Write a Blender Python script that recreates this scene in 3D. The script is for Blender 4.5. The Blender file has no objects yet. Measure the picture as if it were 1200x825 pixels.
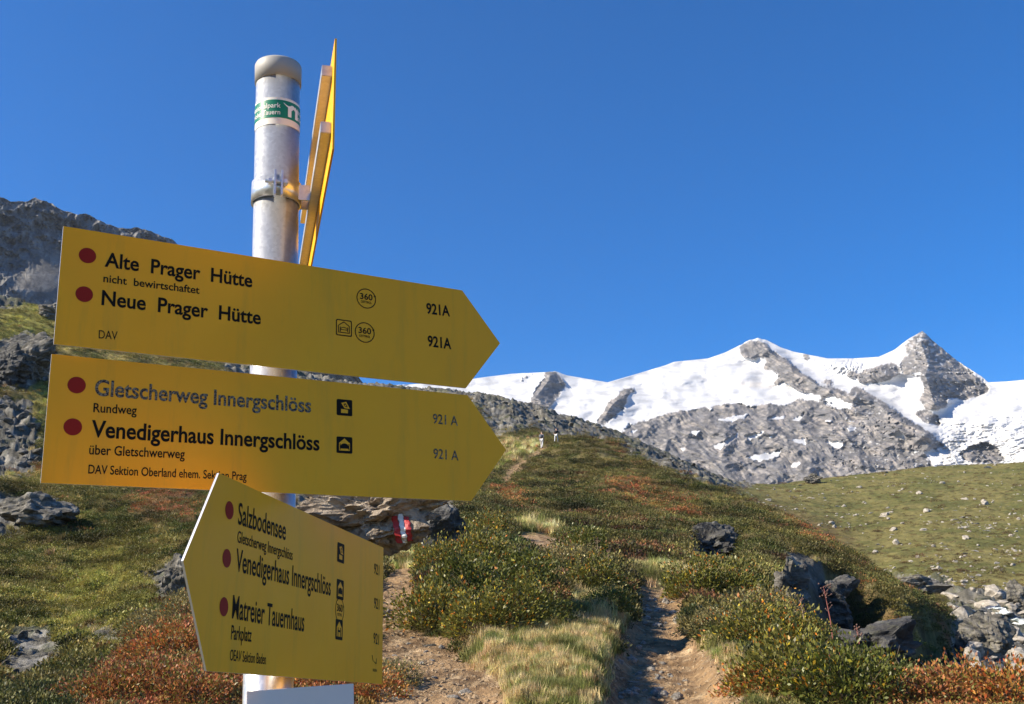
import bpy, bmesh, math, random
import numpy as np
from mathutils import Vector, Matrix
from mathutils.bvhtree import BVHTree

# ------------------------------------------------------------------ camera, sky, sun, exposure
scn = bpy.context.scene
C = scn.collection
R = math.radians
EYE = 1.6
F = 1221.0; PITCH = R(17); ROLL = R(-1.75)
fw = Vector((0, math.cos(PITCH), math.sin(PITCH))); rt0 = Vector((1, 0, 0)); up0 = rt0.cross(fw)
c_, s_ = math.cos(ROLL), math.sin(ROLL)
RT = c_*rt0 + s_*up0; UP = -s_*rt0 + c_*up0; FW = fw
RTn, UPn, FWn = np.array(RT), np.array(UP), np.array(FW)
cam_d = bpy.data.cameras.new('camera'); cam = bpy.data.objects.new('camera', cam_d); C.objects.link(cam)
cam_d.sensor_width = 36; cam_d.lens = F/1200*36; cam_d.clip_start = .05; cam_d.clip_end = 20000
m = Matrix.Identity(4)
for i in range(3):
    m[i][0] = RT[i]; m[i][1] = UP[i]; m[i][2] = -FW[i]
m[2][3] = EYE
cam.matrix_world = m
scn.camera = cam
SUN_EL = R(35); SUN_AZ = R(-106)        # azimuth measured from +Y towards +X
world = bpy.data.worlds.new('World'); scn.world = world; world.use_nodes = True
wn = world.node_tree.nodes; wl = world.node_tree.links
bg = wn['Background']; sky = wn.new('ShaderNodeTexSky'); sky.sky_type = 'NISHITA'; sky.sun_disc = False
sky.sun_elevation = SUN_EL; sky.sun_rotation = SUN_AZ; sky.altitude = 2300
sky.air_density = 1.0; sky.dust_density = .1; sky.ozone_density = 4.0
hs = wn.new('ShaderNodeHueSaturation'); hs.inputs['Saturation'].default_value = 1.38; hs.inputs['Hue'].default_value = .506
wl.new(sky.outputs[0], hs.inputs['Color']); wl.new(hs.outputs[0], bg.inputs[0]); bg.inputs[1].default_value = .103
sd = bpy.data.lights.new('sun', 'SUN'); sd.energy = 5.0; sd.angle = R(.53); sd.color = (1, .89, .71)
so = bpy.data.objects.new('sun', sd); C.objects.link(so)
sdir = Vector((math.sin(SUN_AZ)*math.cos(SUN_EL), math.cos(SUN_AZ)*math.cos(SUN_EL), math.sin(SUN_EL)))
so.rotation_euler = sdir.to_track_quat('Z', 'Y').to_euler(); so.location = (-5, 0, 12)
scn.view_settings.view_transform = 'Standard'; scn.view_settings.look = 'None'
scn.view_settings.exposure = 0.98; scn.view_settings.gamma = 1
scn.view_settings.use_curve_mapping = False

# ------------------------------------------------------------------ numeric helpers
def ray(px, py):
    return FW + RT*((px-600)/F) - UP*((py-412.5)/F)
def azel(px, py):
    px = np.asarray(px, float); py = np.asarray(py, float)
    d = FWn + RTn*((px-600)/F)[..., None] - UPn*((py-412.5)/F)[..., None]
    return np.arctan2(d[..., 0], d[..., 1]), np.arctan2(d[..., 2], np.hypot(d[..., 0], d[..., 1]))
def project(P):
    Q = P - np.array([0, 0, EYE]); z = Q@FWn; zz = np.where(z > .05, z, .05)
    return np.where(z > .05, 600+F*(Q@RTn)/zz, -9999), np.where(z > .05, 412.5-F*(Q@UPn)/zz, -9999)
def _h(ix, iy, s):
    n = (ix.astype(np.int64)*374761393 + iy.astype(np.int64)*668265263 + s*2147483647) & 0xffffffff
    n = ((n ^ (n >> 13))*1274126177) & 0xffffffff
    n = ((n ^ (n >> 16))*2246822519) & 0xffffffff
    return ((n ^ (n >> 15)) & 0xffffff)/16777216.
def noise(x, y, s=0):
    ix = np.floor(x); iy = np.floor(y); fx = x-ix; fy = y-iy
    u = fx*fx*fx*(fx*(fx*6-15)+10); v = fy*fy*fy*(fy*(fy*6-15)+10)
    def g(ax, ay):
        a = _h(ix+ax, iy+ay, s)*2*np.pi
        return np.cos(a)*(fx-ax)+np.sin(a)*(fy-ay)
    a = g(0, 0)*(1-u)+g(1, 0)*u; b = g(0, 1)*(1-u)+g(1, 1)*u
    return (a*(1-v)+b*v)*1.5
def fbm(x, y, o=4, s=0, gain=.5, lac=2.03):
    t = 0; a = 1.; n = 0
    for i in range(o):
        t = t+a*noise(x, y, s+i*17); n += a; a *= gain; x = x*lac+11.3; y = y*lac-7.1
    return t/n
def ridged(x, y, o=4, s=0, gain=.55, lac=2.1):
    t = 0; a = 1.; n = 0
    for i in range(o):
        t = t+a*(1-np.abs(noise(x, y, s+i*31))*1.8); n += a; a *= gain; x = x*lac+5.2; y = y*lac+9.7
    return t/n
def noise3(p, s=0):
    return (noise(p[:, 0]+p[:, 2]*.37, p[:, 1]-p[:, 2]*.71, s)+noise(p[:, 1]+p[:, 0]*.31+7, p[:, 2]-p[:, 0]*.53, s+5)
            + noise(p[:, 2]+p[:, 1]*.43+3, p[:, 0]+p[:, 1]*.61, s+9))*.6
def sstep(a, b, x):
    t = np.clip((x-a)/(b-a), 0, 1); return t*t*(3-2*t)
def lerp(a, b, t): return a+(b-a)*t
def inpoly(px, py, poly):
    r = np.zeros(px.shape, bool); n = len(poly)
    for i in range(n):
        x1, y1 = poly[i]; x2, y2 = poly[(i+1) % n]
        if y1 == y2: continue
        c = ((y1 > py) != (y2 > py)) & (px < (x2-x1)*(py-y1)/(y2-y1)+x1)
        r ^= c
    return r
GX0, GY0, GS = -200, 150, 2
gx, gy = np.meshgrid(np.arange(GX0, 1500, GS), np.arange(GY0, 900, GS))
def box(a, k, ax):
    if k < 1: return a
    p = np.pad(a, [(k+1, k) if i == ax else (0, 0) for i in range(2)], mode='edge'); c = np.cumsum(p, axis=ax)
    n = a.shape[ax]
    return (np.take(c, range(2*k+1, 2*k+1+n), ax)-np.take(c, range(0, n), ax))/(2*k+1)
def raster(polys, blur=3):
    a = np.zeros(gx.shape)
    for p in polys: a = np.maximum(a, inpoly(gx, gy, p))
    k = int(blur/GS)
    for _ in range(2): a = box(box(a, k, 0), k, 1)
    return a
def samp(a, px, py):
    x = np.clip((px-GX0)/GS, 0, a.shape[1]-1.01); y = np.clip((py-GY0)/GS, 0, a.shape[0]-1.01)
    ix = x.astype(int); iy = y.astype(int); fx = x-ix; fy = y-iy
    return (a[iy, ix]*(1-fx)+a[iy, ix+1]*fx)*(1-fy)+(a[iy+1, ix]*(1-fx)+a[iy+1, ix+1]*fx)*fy

# ------------------------------------------------------------------ object helpers
def tag(o, label=None, cat=None, group=None, kind=None):
    if label: o['label'] = label
    if cat: o['category'] = cat
    if group: o['group'] = group
    if kind: o['kind'] = kind
    return o
def empty(name, loc=(0, 0, 0), rz=0, parent=None):
    o = bpy.data.objects.new(name, None); C.objects.link(o); o.location = loc; o.rotation_euler = (0, 0, rz)
    o.empty_display_size = .2; o.parent = parent
    return o
def obj(name, me, mat=None, parent=None):
    if isinstance(me, bmesh.types.BMesh):
        b = me; me = bpy.data.meshes.new(name); b.to_mesh(me); b.free()
    if mat is not None and not me.materials: me.materials.append(mat)
    o = bpy.data.objects.new(name, me); C.objects.link(o); o.parent = parent
    return o
def mesh_np(name, V, Fq, smooth=True):
    me = bpy.data.meshes.new(name); V = np.asarray(V, np.float32); Fq = np.asarray(Fq, np.int32)
    k = Fq.shape[1]
    me.vertices.add(len(V)); me.vertices.foreach_set('co', V.ravel())
    me.loops.add(Fq.size); me.loops.foreach_set('vertex_index', Fq.ravel())
    me.polygons.add(len(Fq)); me.polygons.foreach_set('loop_start', np.arange(0, Fq.size, k, dtype=np.int32))
    me.polygons.foreach_set('use_smooth', np.full(len(Fq), smooth))
    me.update(calc_edges=True)
    return me
def attr_col(me, name, col, dom='POINT'):
    a = me.attributes.new(name, 'FLOAT_COLOR', dom)
    c = np.ones((len(col), 4), np.float32); c[:, :3] = col; a.data.foreach_set('color', c.ravel())
def attr_f(me, name, v, dom='POINT'):
    a = me.attributes.new(name, 'FLOAT', dom); a.data.foreach_set('value', np.asarray(v, np.float32))
def attr_v(me, name, v, dom='POINT'):
    a = me.attributes.new(name, 'FLOAT_VECTOR', dom); a.data.foreach_set('vector', np.asarray(v, np.float32).ravel())
def grid_faces(nr, nc):
    i = np.arange((nr-1)*(nc-1)); r = i//(nc-1); c = i % (nc-1); a = r*nc+c
    return np.stack([a, a+1, a+nc+1, a+nc], 1)

# ------------------------------------------------------------------ materials
def newmat(name):
    mt = bpy.data.materials.new(name); mt.use_nodes = True
    nt = mt.node_tree; b = nt.nodes['Principled BSDF']
    return mt, nt, b
def N(nt, t, **kw):
    n = nt.nodes.new(t)
    for k, v in kw.items():
        if k == 'op': n.operation = v
        elif k.startswith('i_'):
            key = k[2:]; n.inputs[int(key) if key.isdigit() else key].default_value = v
        else: setattr(n, k, v)
    return n
def noise_node(nt, scale, detail=6, rough=.6, co=None, dist=0):
    n = N(nt, 'ShaderNodeTexNoise'); n.inputs['Scale'].default_value = scale; n.inputs['Detail'].default_value = detail
    n.inputs['Roughness'].default_value = rough; n.inputs['Distortion'].default_value = dist
    if co is not None: nt.links.new(co, n.inputs['Vector'])
    return n
def ramp(nt, fac, stops):
    r = N(nt, 'ShaderNodeValToRGB'); e = r.color_ramp.elements
    while len(e) < len(stops): e.new(.5)
    for q, (p, c) in zip(e, stops):
        q.position = p; q.color = (*c, 1) if len(c) == 3 else c
    nt.links.new(fac, r.inputs[0]); return r
def mixc(nt, fac, a, b, mode='MIX'):
    n = N(nt, 'ShaderNodeMix', data_type='RGBA', blend_type=mode)
    for s, v in ((0, fac), (6, a), (7, b)):
        if hasattr(v, 'is_linked') or isinstance(v, bpy.types.NodeSocket): nt.links.new(v, n.inputs[s])
        elif s == 0: n.inputs[0].default_value = v
        else: n.inputs[s].default_value = (*v, 1)
    return n.outputs[2]
def bump(nt, b, h, dist, strength=1.):
    n = N(nt, 'ShaderNodeBump'); n.inputs['Distance'].default_value = dist; n.inputs['Strength'].default_value = strength
    nt.links.new(h, n.inputs['Height']); nt.links.new(n.outputs[0], b.inputs['Normal'])
def simple(name, col, rough=.5, metal=0., spec=.5):
    mt, nt, b = newmat(name); b.inputs['Base Color'].default_value = (*col, 1); b.inputs['Roughness'].default_value = rough
    b.inputs['Metallic'].default_value = metal; b.inputs['Specular IOR Level'].default_value = spec
    return mt
def terrain_mat(name, s1, s2, bdist, amt=.55, rockbump=False):
    mt, nt, b = newmat(name); g = N(nt, 'ShaderNodeNewGeometry'); a = N(nt, 'ShaderNodeAttribute', attribute_name='albedo')
    n1 = noise_node(nt, s1, 8, .65, g.outputs['Position']); n2 = noise_node(nt, s2, 6, .7, g.outputs['Position'])
    ad = N(nt, 'ShaderNodeMath', op='ADD'); nt.links.new(n1.outputs[0], ad.inputs[0]); nt.links.new(n2.outputs[0], ad.inputs[1])
    mr = N(nt, 'ShaderNodeMapRange'); nt.links.new(ad.outputs[0], mr.inputs[0])
    mr.inputs[1].default_value = .7; mr.inputs[2].default_value = 1.3; mr.inputs[3].default_value = 1-amt; mr.inputs[4].default_value = 1+amt
    sc = N(nt, 'ShaderNodeVectorMath', op='SCALE'); nt.links.new(a.outputs['Color'], sc.inputs[0]); nt.links.new(mr.outputs[0], sc.inputs['Scale'])
    nt.links.new(sc.outputs[0], b.inputs['Base Color']); b.inputs['Roughness'].default_value = .95
    b.inputs['Specular IOR Level'].default_value = .15
    bump(nt, b, ad.outputs[0], bdist)
    if rockbump:
        ra = N(nt, 'ShaderNodeAttribute', attribute_name='rockshare'); bn = [n for n in nt.nodes if n.type == 'BUMP'][0]; nt.links.new(ra.outputs['Fac'], bn.inputs['Strength'])
    return mt
def rock_mat(name, dark, mid, light, scale=3., lichen=(.20, .20, .10), bd=.05, lich_amt=.4, zs=2.6):
    mt, nt, b = newmat(name); t = N(nt, 'ShaderNodeTexCoord'); co = t.outputs['Object']
    mp = N(nt, 'ShaderNodeMapping'); mp.inputs['Rotation'].default_value = (.3, .5, .2); mp.inputs['Scale'].default_value = (1, 1, zs)
    nt.links.new(co, mp.inputs[0])
    n1 = noise_node(nt, scale, 10, .68, mp.outputs[0], .6); n2 = noise_node(nt, scale*5, 6, .6, co)
    r = ramp(nt, n1.outputs[0], [(.33, dark), (.5, mid), (.68, light)])
    lf = ramp(nt, n2.outputs[0], [(.56, (0, 0, 0)), (.66, (lich_amt,)*3)])
    nt.links.new(mixc(nt, lf.outputs[0], r.outputs[0], lichen), b.inputs['Base Color'])
    b.inputs['Roughness'].default_value = .85; b.inputs['Specular IOR Level'].default_value = .25
    ad = N(nt, 'ShaderNodeMath', op='MULTIPLY_ADD'); nt.links.new(n2.outputs[0], ad.inputs[0]); ad.inputs[1].default_value = .35; nt.links.new(n1.outputs[0], ad.inputs[2])
    bump(nt, b, ad.outputs[0], bd)
    return mt
def leaf_mat(name, inst=True, trans=.22, rough=.55):
    mt, nt, b = newmat(name)
    tn = N(nt, 'ShaderNodeAttribute', attribute_name='tint'); tn.attribute_type = 'INSTANCER' if inst else 'GEOMETRY'
    lv = N(nt, 'ShaderNodeAttribute', attribute_name='lv')
    mu = N(nt, 'ShaderNodeVectorMath', op='MULTIPLY'); nt.links.new(tn.outputs['Color'], mu.inputs[0]); nt.links.new(lv.outputs['Color'], mu.inputs[1])
    nt.links.new(mu.outputs[0], b.inputs['Base Color']); b.inputs['Roughness'].default_value = rough
    b.inputs['Specular IOR Level'].default_value = .25
    tr = N(nt, 'ShaderNodeBsdfTranslucent'); nt.links.new(mu.outputs[0], tr.inputs[0])
    mx = N(nt, 'ShaderNodeMixShader'); mx.inputs[0].default_value = trans
    nt.links.new(b.outputs[0], mx.inputs[1]); nt.links.new(tr.outputs[0], mx.inputs[2])
    nt.links.new(mx.outputs[0], nt.nodes['Material Output'].inputs[0])
    return mt
M = {}
M['ground'] = terrain_mat('ground_soil_and_turf', 1.3, 9., .10, .5)
M['rock'] = rock_mat('grey_gneiss', (.030, .028, .025), (.125, .115, .098), (.29, .27, .235), 1.6, bd=.12)
M['rockdark'] = rock_mat('dark_shaded_rock', (.02, .02, .022), (.07, .068, .066), (.18, .175, .16), 1.6, bd=.14, lich_amt=.2)  # dark rock; shade of the crags and gully is put into its colour
M['rockwarm'] = rock_mat('warm_weathered_rock', (.10, .075, .055), (.36, .29, .22), (.62, .53, .42), 2.2, lichen=(.10, .08, .055), bd=.20, lich_amt=.85, zs=1.1)
M['stone'] = rock_mat('pale_stone', (.16, .145, .12), (.32, .29, .25), (.50, .46, .40), 2.0, bd=.04, lich_amt=.1)
M['pebble'] = rock_mat('trail_pebble', (.20, .14, .08), (.42, .30, .18), (.62, .48, .32), 1.5, bd=.02, lich_amt=0)
M['leaf'] = leaf_mat('leaf_tinted'); M['bush'] = leaf_mat('bush_leaf', False, .2, .4)
M['stem'] = simple('woody_stem', (.10, .075, .05), .8)

# ------------------------------------------------------------------ ground sheet
# survey of the slope: for each photo column, (distance, height line) pairs from near to far
COLS = {
 -200: [(7,840),(10,812),(13,795),(17,795),(28,720),(45,620),(65,500),(85,400),(100,360),(118,325),(170,370)],
 0: [(7,832),(9,820),(12,806),(17,800),(28,740),(42,650),(60,530),(75,430),(90,395),(115,346),(165,385)],
 100: [(7,829),(8.5,820),(11,805),(16,795),(28,735),(42,655),(60,545),(75,470),(92,420),(112,372),(165,400)],
 200: [(7,826),(9,775),(11.5,728),(16,752),(26,710),(42,630),(60,550),(78,480),(95,430),(112,398),(165,425)],
 300: [(7,825),(9,775),(11.5,735),(15,715),(24,680),(40,620),(60,555),(80,490),(98,450),(120,422),(170,445)],
 400: [(7,825),(9,770),(11.5,725),(14,680),(20,650),(35,615),(55,570),(78,515),(100,480),(135,446),(190,470)],
 500: [(7,825),(9,775),(11.5,730),(14,690),(19,650),(32,618),(55,568),(76,530),(100,500),(145,455),(210,480)],
 560: [(7,825),(9,775),(11.5,725),(14,690),(20,645),(34,603),(56,560),(76,530),(96,515),(150,458),(220,482)],
 620: [(7,825),(9,775),(11.5,730),(14,695),(20,655),(34,610),(56,560),(78,517),(98,520),(155,474),(225,500)],
 700: [(7,825),(9,775),(11.5,735),(14,705),(20,665),(35,615),(58,553),(80,508),(105,555),(165,496),(230,520)],
 780: [(7,825),(9,778),(11.5,740),(14,708),(20,672),(35,622),(54,570),(70,536),(105,585),(175,528),(240,550)],
 850: [(7,825),(9,780),(11.5,745),(14,715),(20,685),(32,640),(46,600),(58,570),(95,610),(185,562),(250,590)],
 900: [(7,825),(9,785),(11.5,750),(14,728),(20,698),(29,662),(40,625),(50,596),(90,640),(200,568),(270,590)],
 950: [(7,825),(9,790),(11.5,758),(14,740),(20,722),(27,690),(36,648),(45,624),(85,670),(210,560),(280,585)],
 1000: [(7,826),(9,795),(11.5,768),(15,775),(21,745),(28,705),(35,675),(41,654),(80,705),(215,555),(285,580)],
 1050: [(7,827),(9,800),(11.5,782),(15,805),(22,775),(28,735),(34,705),(39,688),(75,712),(222,549),(290,575)],
 1100: [(7,828),(9,805),(12,792),(15,815),(23,790),(30,760),(36,735),(42,716),(70,714),(228,544),(300,570)],
 1150: [(7,829),(9,808),(12,798),(16,824),(24,812),(33,790),(42,768),(50,748),(75,706),(232,542),(305,570)],
 1250: [(7,832),(9,815),(12,808),(16,835),(26,830),(36,805),(46,780),(55,760),(80,700),(236,537),(310,565)],
 1450: [(7,838),(9,825),(12,820),(16,850),(26,845),(36,820),(46,790),(55,770),(80,690),(240,525),(315,555)]}
RS = 1.25
azg = np.concatenate([np.linspace(-180, -40, 60)[:-1], np.linspace(-40, 40, 1150), np.linspace(40, 180, 60)[1:]])*np.pi/180
rg = np.concatenate([np.linspace(.3, 7, 30)[:-1], np.exp(np.linspace(math.log(7), math.log(400), 760)), np.array([500, 650, 850, 1100, 1500, 2100, 3000, 4500, 6500, 9000])])
nA, nR = len(azg), len(rg)
cols = sorted(COLS); NL = 11
elL = np.zeros((NL, nA)); lrL = np.zeros((NL, nA))
for k in range(NL):
    px = np.array(cols, float); py = np.array([COLS[c][k][1] for c in cols], float); rr = np.array([COLS[c][k][0] for c in cols])*RS
    fx = np.arange(px[0], px[-1]+1, 10.)
    pyf = np.interp(fx, px, py); rf = np.interp(fx, px, np.log(rr))
    def sm(v, kk=3):
        w = np.pad(v, kk, mode='edge'); return np.convolve(w, np.ones(2*kk+1)/(2*kk+1), 'valid')
    pyf = sm(pyf, 2); rf = sm(rf, 3)
    a, e = azel(fx, pyf)
    elL[k] = np.interp(azg, a, e); lrL[k] = np.interp(azg, a, rf)
Z = np.zeros((nR, nA)); lr = np.log(rg)
for j in range(nA):
    e = np.interp(lr, lrL[:, j], elL[:, j])
    Z[:, j] = rg*np.tan(e)+EYE
    r0 = math.exp(lrL[0, j]); z0 = EYE+r0*math.tan(elL[0, j])
    near = rg < r0
    Z[near, j] = np.maximum(z0*rg[near]/r0, 0)*1.0
    r1 = math.exp(lrL[-1, j]); z1 = EYE+r1*math.tan(elL[-1, j])
    far = rg > r1
    Z[far, j] = z1-(rg[far]-r1)*.35*np.exp(-(rg[far]-r1)/600.)
bw = sstep(R(42), R(100), np.abs(azg))
Zb = -rg[:, None]*.16*np.exp(-rg[:, None]/800)
Z = Z*(1-bw)+Zb*bw
msk = (rg > 7) & (rg < 400); i0 = np.argmax(msk); i1 = nR-10
Zs = Z.copy()
for _ in range(2): Zs = box(Zs, 5, 0)
Z[i0+6:i1-6] = Zs[i0+6:i1-6]
AA, RR = np.meshgrid(azg, rg)
X = RR*np.sin(AA); Y = RR*np.cos(AA)
Zbase = Z.copy()
P = np.stack([X, Y, Z], -1).reshape(-1, 3)
PX, PY = project(P); PX = PX.reshape(Z.shape); PY = PY.reshape(Z.shape)
# small wander so that no zone has a ruler edge
wx = PX+9*fbm(PX/28, PY/18, 4, 3); wy = PY+7*fbm(PX/28+40, PY/18, 4, 9)
Zn = {
 'dirt': raster([[(700,850),(716,775),(730,742),(745,712),(735,690),(752,684),(800,690),(812,705),(800,730),(828,760),(860,800),(884,850)],
                 [(430,850),(435,690),(452,670),(492,664),(494,700),(480,735),(505,750),(530,750),(548,778),(590,800),(600,850)],
                 [(598,622),(650,630),(684,650),(668,668),(640,652),(603,640)],
                 [(580,572),(602,546),(628,527),(646,516),(652,518),(634,531),(608,551),(590,574)]], 5),
 'trench': raster([[(708,850),(722,775),(736,742),(748,712),(742,690),(790,692),(803,705),(800,730),(815,760),(840,800),(860,850)]], 9),
 'gully': raster([[(944,672),(985,672),(1015,692),(1050,718),(1090,722),(1130,745),(1130,805),(1050,800),(1000,790),(955,770),(938,715)], [(815,628),(868,630),(868,656),(820,656)]], 5),
 'bank': raster([[(560,745),(600,722),(650,700),(715,700),(735,712),(722,740),(712,775),(700,850),(590,850),(560,790)], [(480,745),(495,640),(600,610),(720,660),(730,700),(600,730),(560,755)]], 9),
 'dry': raster([[(535,752),(590,720),(640,698),(705,696),(735,712),(716,760),(705,830),(600,830),(560,785)],
                [(820,745),(860,760),(900,780),(960,830),(870,830),(835,780)], [(565,522),(625,508),(640,518),(600,542),(560,556)],
                [(450,655),(500,650),(510,665),(452,672)], [(600,610),(660,615),(650,632),(600,625)], [(740,665),(850,668),(850,690),(800,690),(750,684)]], 8),
 'red': raster([[(70,850),(130,790),(195,722),(240,690),(260,800),(300,850)], [(690,552),(760,558),(815,588),(840,612),(780,604),(720,584)],
                [(895,588),(960,618),(1005,640),(985,648),(930,628)], [(995,660),(1030,672),(1020,690),(1000,682)],
                [(1030,850),(1050,795),(1100,785),(1220,800),(1220,850)], [(130,578),(240,570),(240,612),(170,606)], [(560,560),(620,570),(640,600),(590,595)], [(280,800),(300,740),(450,770),(450,850),(280,850)]], 10),
 'green': raster([[(50,690),(90,650),(150,640),(175,700),(140,760),(60,770)], [(0,360),(60,352),(62,395),(20,392),(0,400)], [(40,440),(62,430),(60,520),(45,520)],
                  [(120,760),(160,700),(235,650),(240,700),(190,730),(140,780),(100,810)]], 8),
 'moraine': raster([[(840,572),(1000,550),(1250,530),(1500,520),(1500,720),(1250,700),(1190,700),(1110,690),(1035,680),(1000,650),(900,598)]], 4),
 'rock': raster([[(260,395),(560,448),(640,464),(690,484),(750,508),(884,562),(890,572),(830,572),(760,542),(720,518),(684,508),(650,512),(618,500),(575,512),(560,470),(260,440)],
                 [(-200,330),(-50,335),(60,343),(60,353),(0,362),(-200,350)], [(-60,405),(0,398),(40,386),(64,393),(62,440),(30,455),(-60,452)], [(-60,460),(35,468),(50,540),(25,562),(-60,562)],
                 [(-60,572),(70,588),(62,616),(-60,640)], [(165,668),(212,650),(226,700),(200,716),(180,698)], [(98,730),(130,733),(160,748),(150,762),(110,757)],
                 [(800,618),(862,624),(872,652),(830,662),(803,650)], [(912,643),(950,648),(985,700),(1010,745),(930,735),(915,690)],
                 [(1110,700),(1150,686),(1240,695),(1240,800),(1140,800),(1110,760)], [(1000,735),(1060,735),(1060,765),(1010,765)], [(1040,672),(1110,678),(1130,700),(1060,692)],
                 [(0,730),(60,735),(90,770),(40,800),(0,825)], [(340,575),(540,575),(540,640),(340,640)]], 5),
}
def zone(k, px=wx, py=wy): return samp(Zn[k], px, py)
ROCK = zone('rock'); DIRT = zone('dirt'); RED = zone('red'); DRY = zone('dry'); GRN = zone('green'); MOR = zone('moraine')
inreg = (RR > 7) & (RR < 420)
for a in (ROCK, DIRT, RED, DRY, GRN, MOR): a *= inreg
ff = sstep(5, 9, RR)*(1-sstep(380, 500, RR))
B1 = fbm(X/9, Y/9, 3, 21); B2 = fbm(X/2.2, Y/2.2, 4, 5); B3 = fbm(X/.6, Y/.6, 3, 8)
B2b = np.maximum(fbm(X/3.7, Y/3.0, 3, 77), 0)
hum = (1-.8*DIRT)
Z += ff*hum*(.35*B1*sstep(15, 60, RR)*(1-MOR*.6) + .30*B2*sstep(10, 40, RR) + .5*B2b*sstep(20, 45, RR)*(1-MOR*.75)
             + .10*B2*(1-sstep(10, 40, RR)) + .06*B3)
# broken rock
rk = ridged(X/6., Y/6., 5, 41); rk2 = ridged(X/1.6, Y/1.6, 4, 44)
step_ = np.round(rk*5)/5*.6+rk*.4
Z += ff*ROCK*((step_-.62)*1.9*sstep(25, 90, RR)+(rk2-.6)*.42*sstep(8, 30, RR))
Z -= samp(Zn['gully'], PX, PY)*5*ff*(RR > 20)*(RR < 60)*(1+.5*fbm(X/2, Y/2, 3, 71))
Z -= samp(Zn['trench'], PX, PY)*.12*ff*(RR < 30)*1.6
Z += samp(Zn['bank'], PX, PY)*.18*ff*(RR < 24)*(1-.7*DIRT)
Z += .26*np.maximum(fbm(X/.9, Y/.9, 3, 88), -.1)*samp(Zn['dry'], PX, PY)*(RR < 24)*ff
Z += .10*DIRT*fbm(X/.7, Y/.7, 5, 62, .6)*ff*(RR < 30)
Z += .03*DIRT*ridged(X/.5, Y/.5, 3, 61)*(RR < 30)
# albedo
def colr(*c): return np.array(c)
n_a = fbm(X/5, Y/5, 4, 101); n_b = fbm(X/1.3, Y/1.3, 4, 102); n_c = fbm(X/.35, Y/.35, 3, 103); n_d = fbm(X/14, Y/14, 3, 104)
def mixn(a, b, t): return a*(1-t[..., None])+b*t[..., None]
base = np.broadcast_to(colr(.12, .098, .042), Z.shape+(3,)).copy()
base = mixn(base, colr(.075, .075, .027), sstep(-.1, .25, n_a+n_b*.6))
base = mixn(base, colr(.18, .145, .065), sstep(.1, .45, n_b+n_d*.5))
base = mixn(base, colr(.13, .055, .025), sstep(.12, .4, fbm(X/7, Y/4, 4, 120))*.8)
base = mixn(base, mixn(np.broadcast_to(colr(.155, .135, .048), base.shape), colr(.10, .10, .032), sstep(-.2, .25, fbm(X/12, Y/12, 5, 130)+n_b*.5)), MOR)
base = mixn(base, colr(.15, .145, .04), GRN*.8)
base = base*(1+(sstep(330, 120, wx)*sstep(16, 26, RR)*(1-ROCK))[..., None]*np.array([.38, .36, .1]))
base = base*(1+1.1*np.clip(fbm(X/4.5+3, Y/2.6, 4, 510), -.45, .5)*sstep(15, 30, RR)*(1-.65*MOR))[..., None]
base = mixn(base, colr(.26, .20, .085), DRY*.85)
base = mixn(base, colr(.15, .075, .04), RED*.8)
rc = mixn(mixn(np.broadcast_to(colr(.10, .094, .078), base.shape), colr(.22, .21, .185), sstep(-.1, .3, n_b+n_c*.6)), colr(.075, .08, .04), sstep(.05, .3, n_a+.5*n_c)*.7)
rs = sstep(.35, .6, ROCK+.35*n_b)
base = mixn(base, rc, rs)
dc = mixn(np.broadcast_to(colr(.36, .235, .125), base.shape), colr(.22, .14, .075), sstep(-.15, .3, n_b+n_c))
dc = mixn(dc, colr(.48, .35, .21), sstep(.1, .4, fbm(X/.25, Y/.25, 3, 140)+.4*n_b))
base = base*1.15
base = mixn(base, dc, sstep(.35, .65, DIRT+.3*n_c))
P = np.stack([X, Y, Z], -1).reshape(-1, 3)
fc = grid_faces(nR, nA)
me = mesh_np('ground', np.concatenate([P, [[0, 0, 0.]]]), fc)
attr_col(me, 'albedo', np.concatenate([base.reshape(-1, 3), [[.2, .15, .1]]]))
ground = tag(obj('ground', me, M['ground']), kind='structure')
PXf, PYf = [a.reshape(Z.shape) for a in project(P)]
def ground_z(x, y):
    x = np.asarray(x, float); y = np.asarray(y, float)
    r = np.hypot(x, y); a = np.arctan2(x, y)
    ia = np.clip(np.searchsorted(azg, a)-1, 0, nA-2); ir = np.clip(np.searchsorted(rg, r)-1, 0, nR-2)
    fa = (a-azg[ia])/(azg[ia+1]-azg[ia]); fr = np.clip((r-rg[ir])/(rg[ir+1]-rg[ir]), 0, 1)
    return (Z[ir, ia]*(1-fa)+Z[ir, ia+1]*fa)*(1-fr)+(Z[ir+1, ia]*(1-fa)+Z[ir+1, ia+1]*fa)*fr
def hit(px, py, rmin=7.):
    """where the slope is seen at this point of the photograph"""
    d = ray(px, py); h = math.hypot(d.x, d.y); d = d/h
    rr = np.exp(np.linspace(math.log(rmin), math.log(395), 1500))
    z = ground_z(d.x*rr, d.y*rr); zz = EYE+d.z*rr
    k = np.nonzero(z >= zz)[0]
    r = rr[k[0]] if len(k) else 390.
    return Vector((d.x*r, d.y*r, float(ground_z(d.x*r, d.y*r)))), r
GN_N = len(P)

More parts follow.
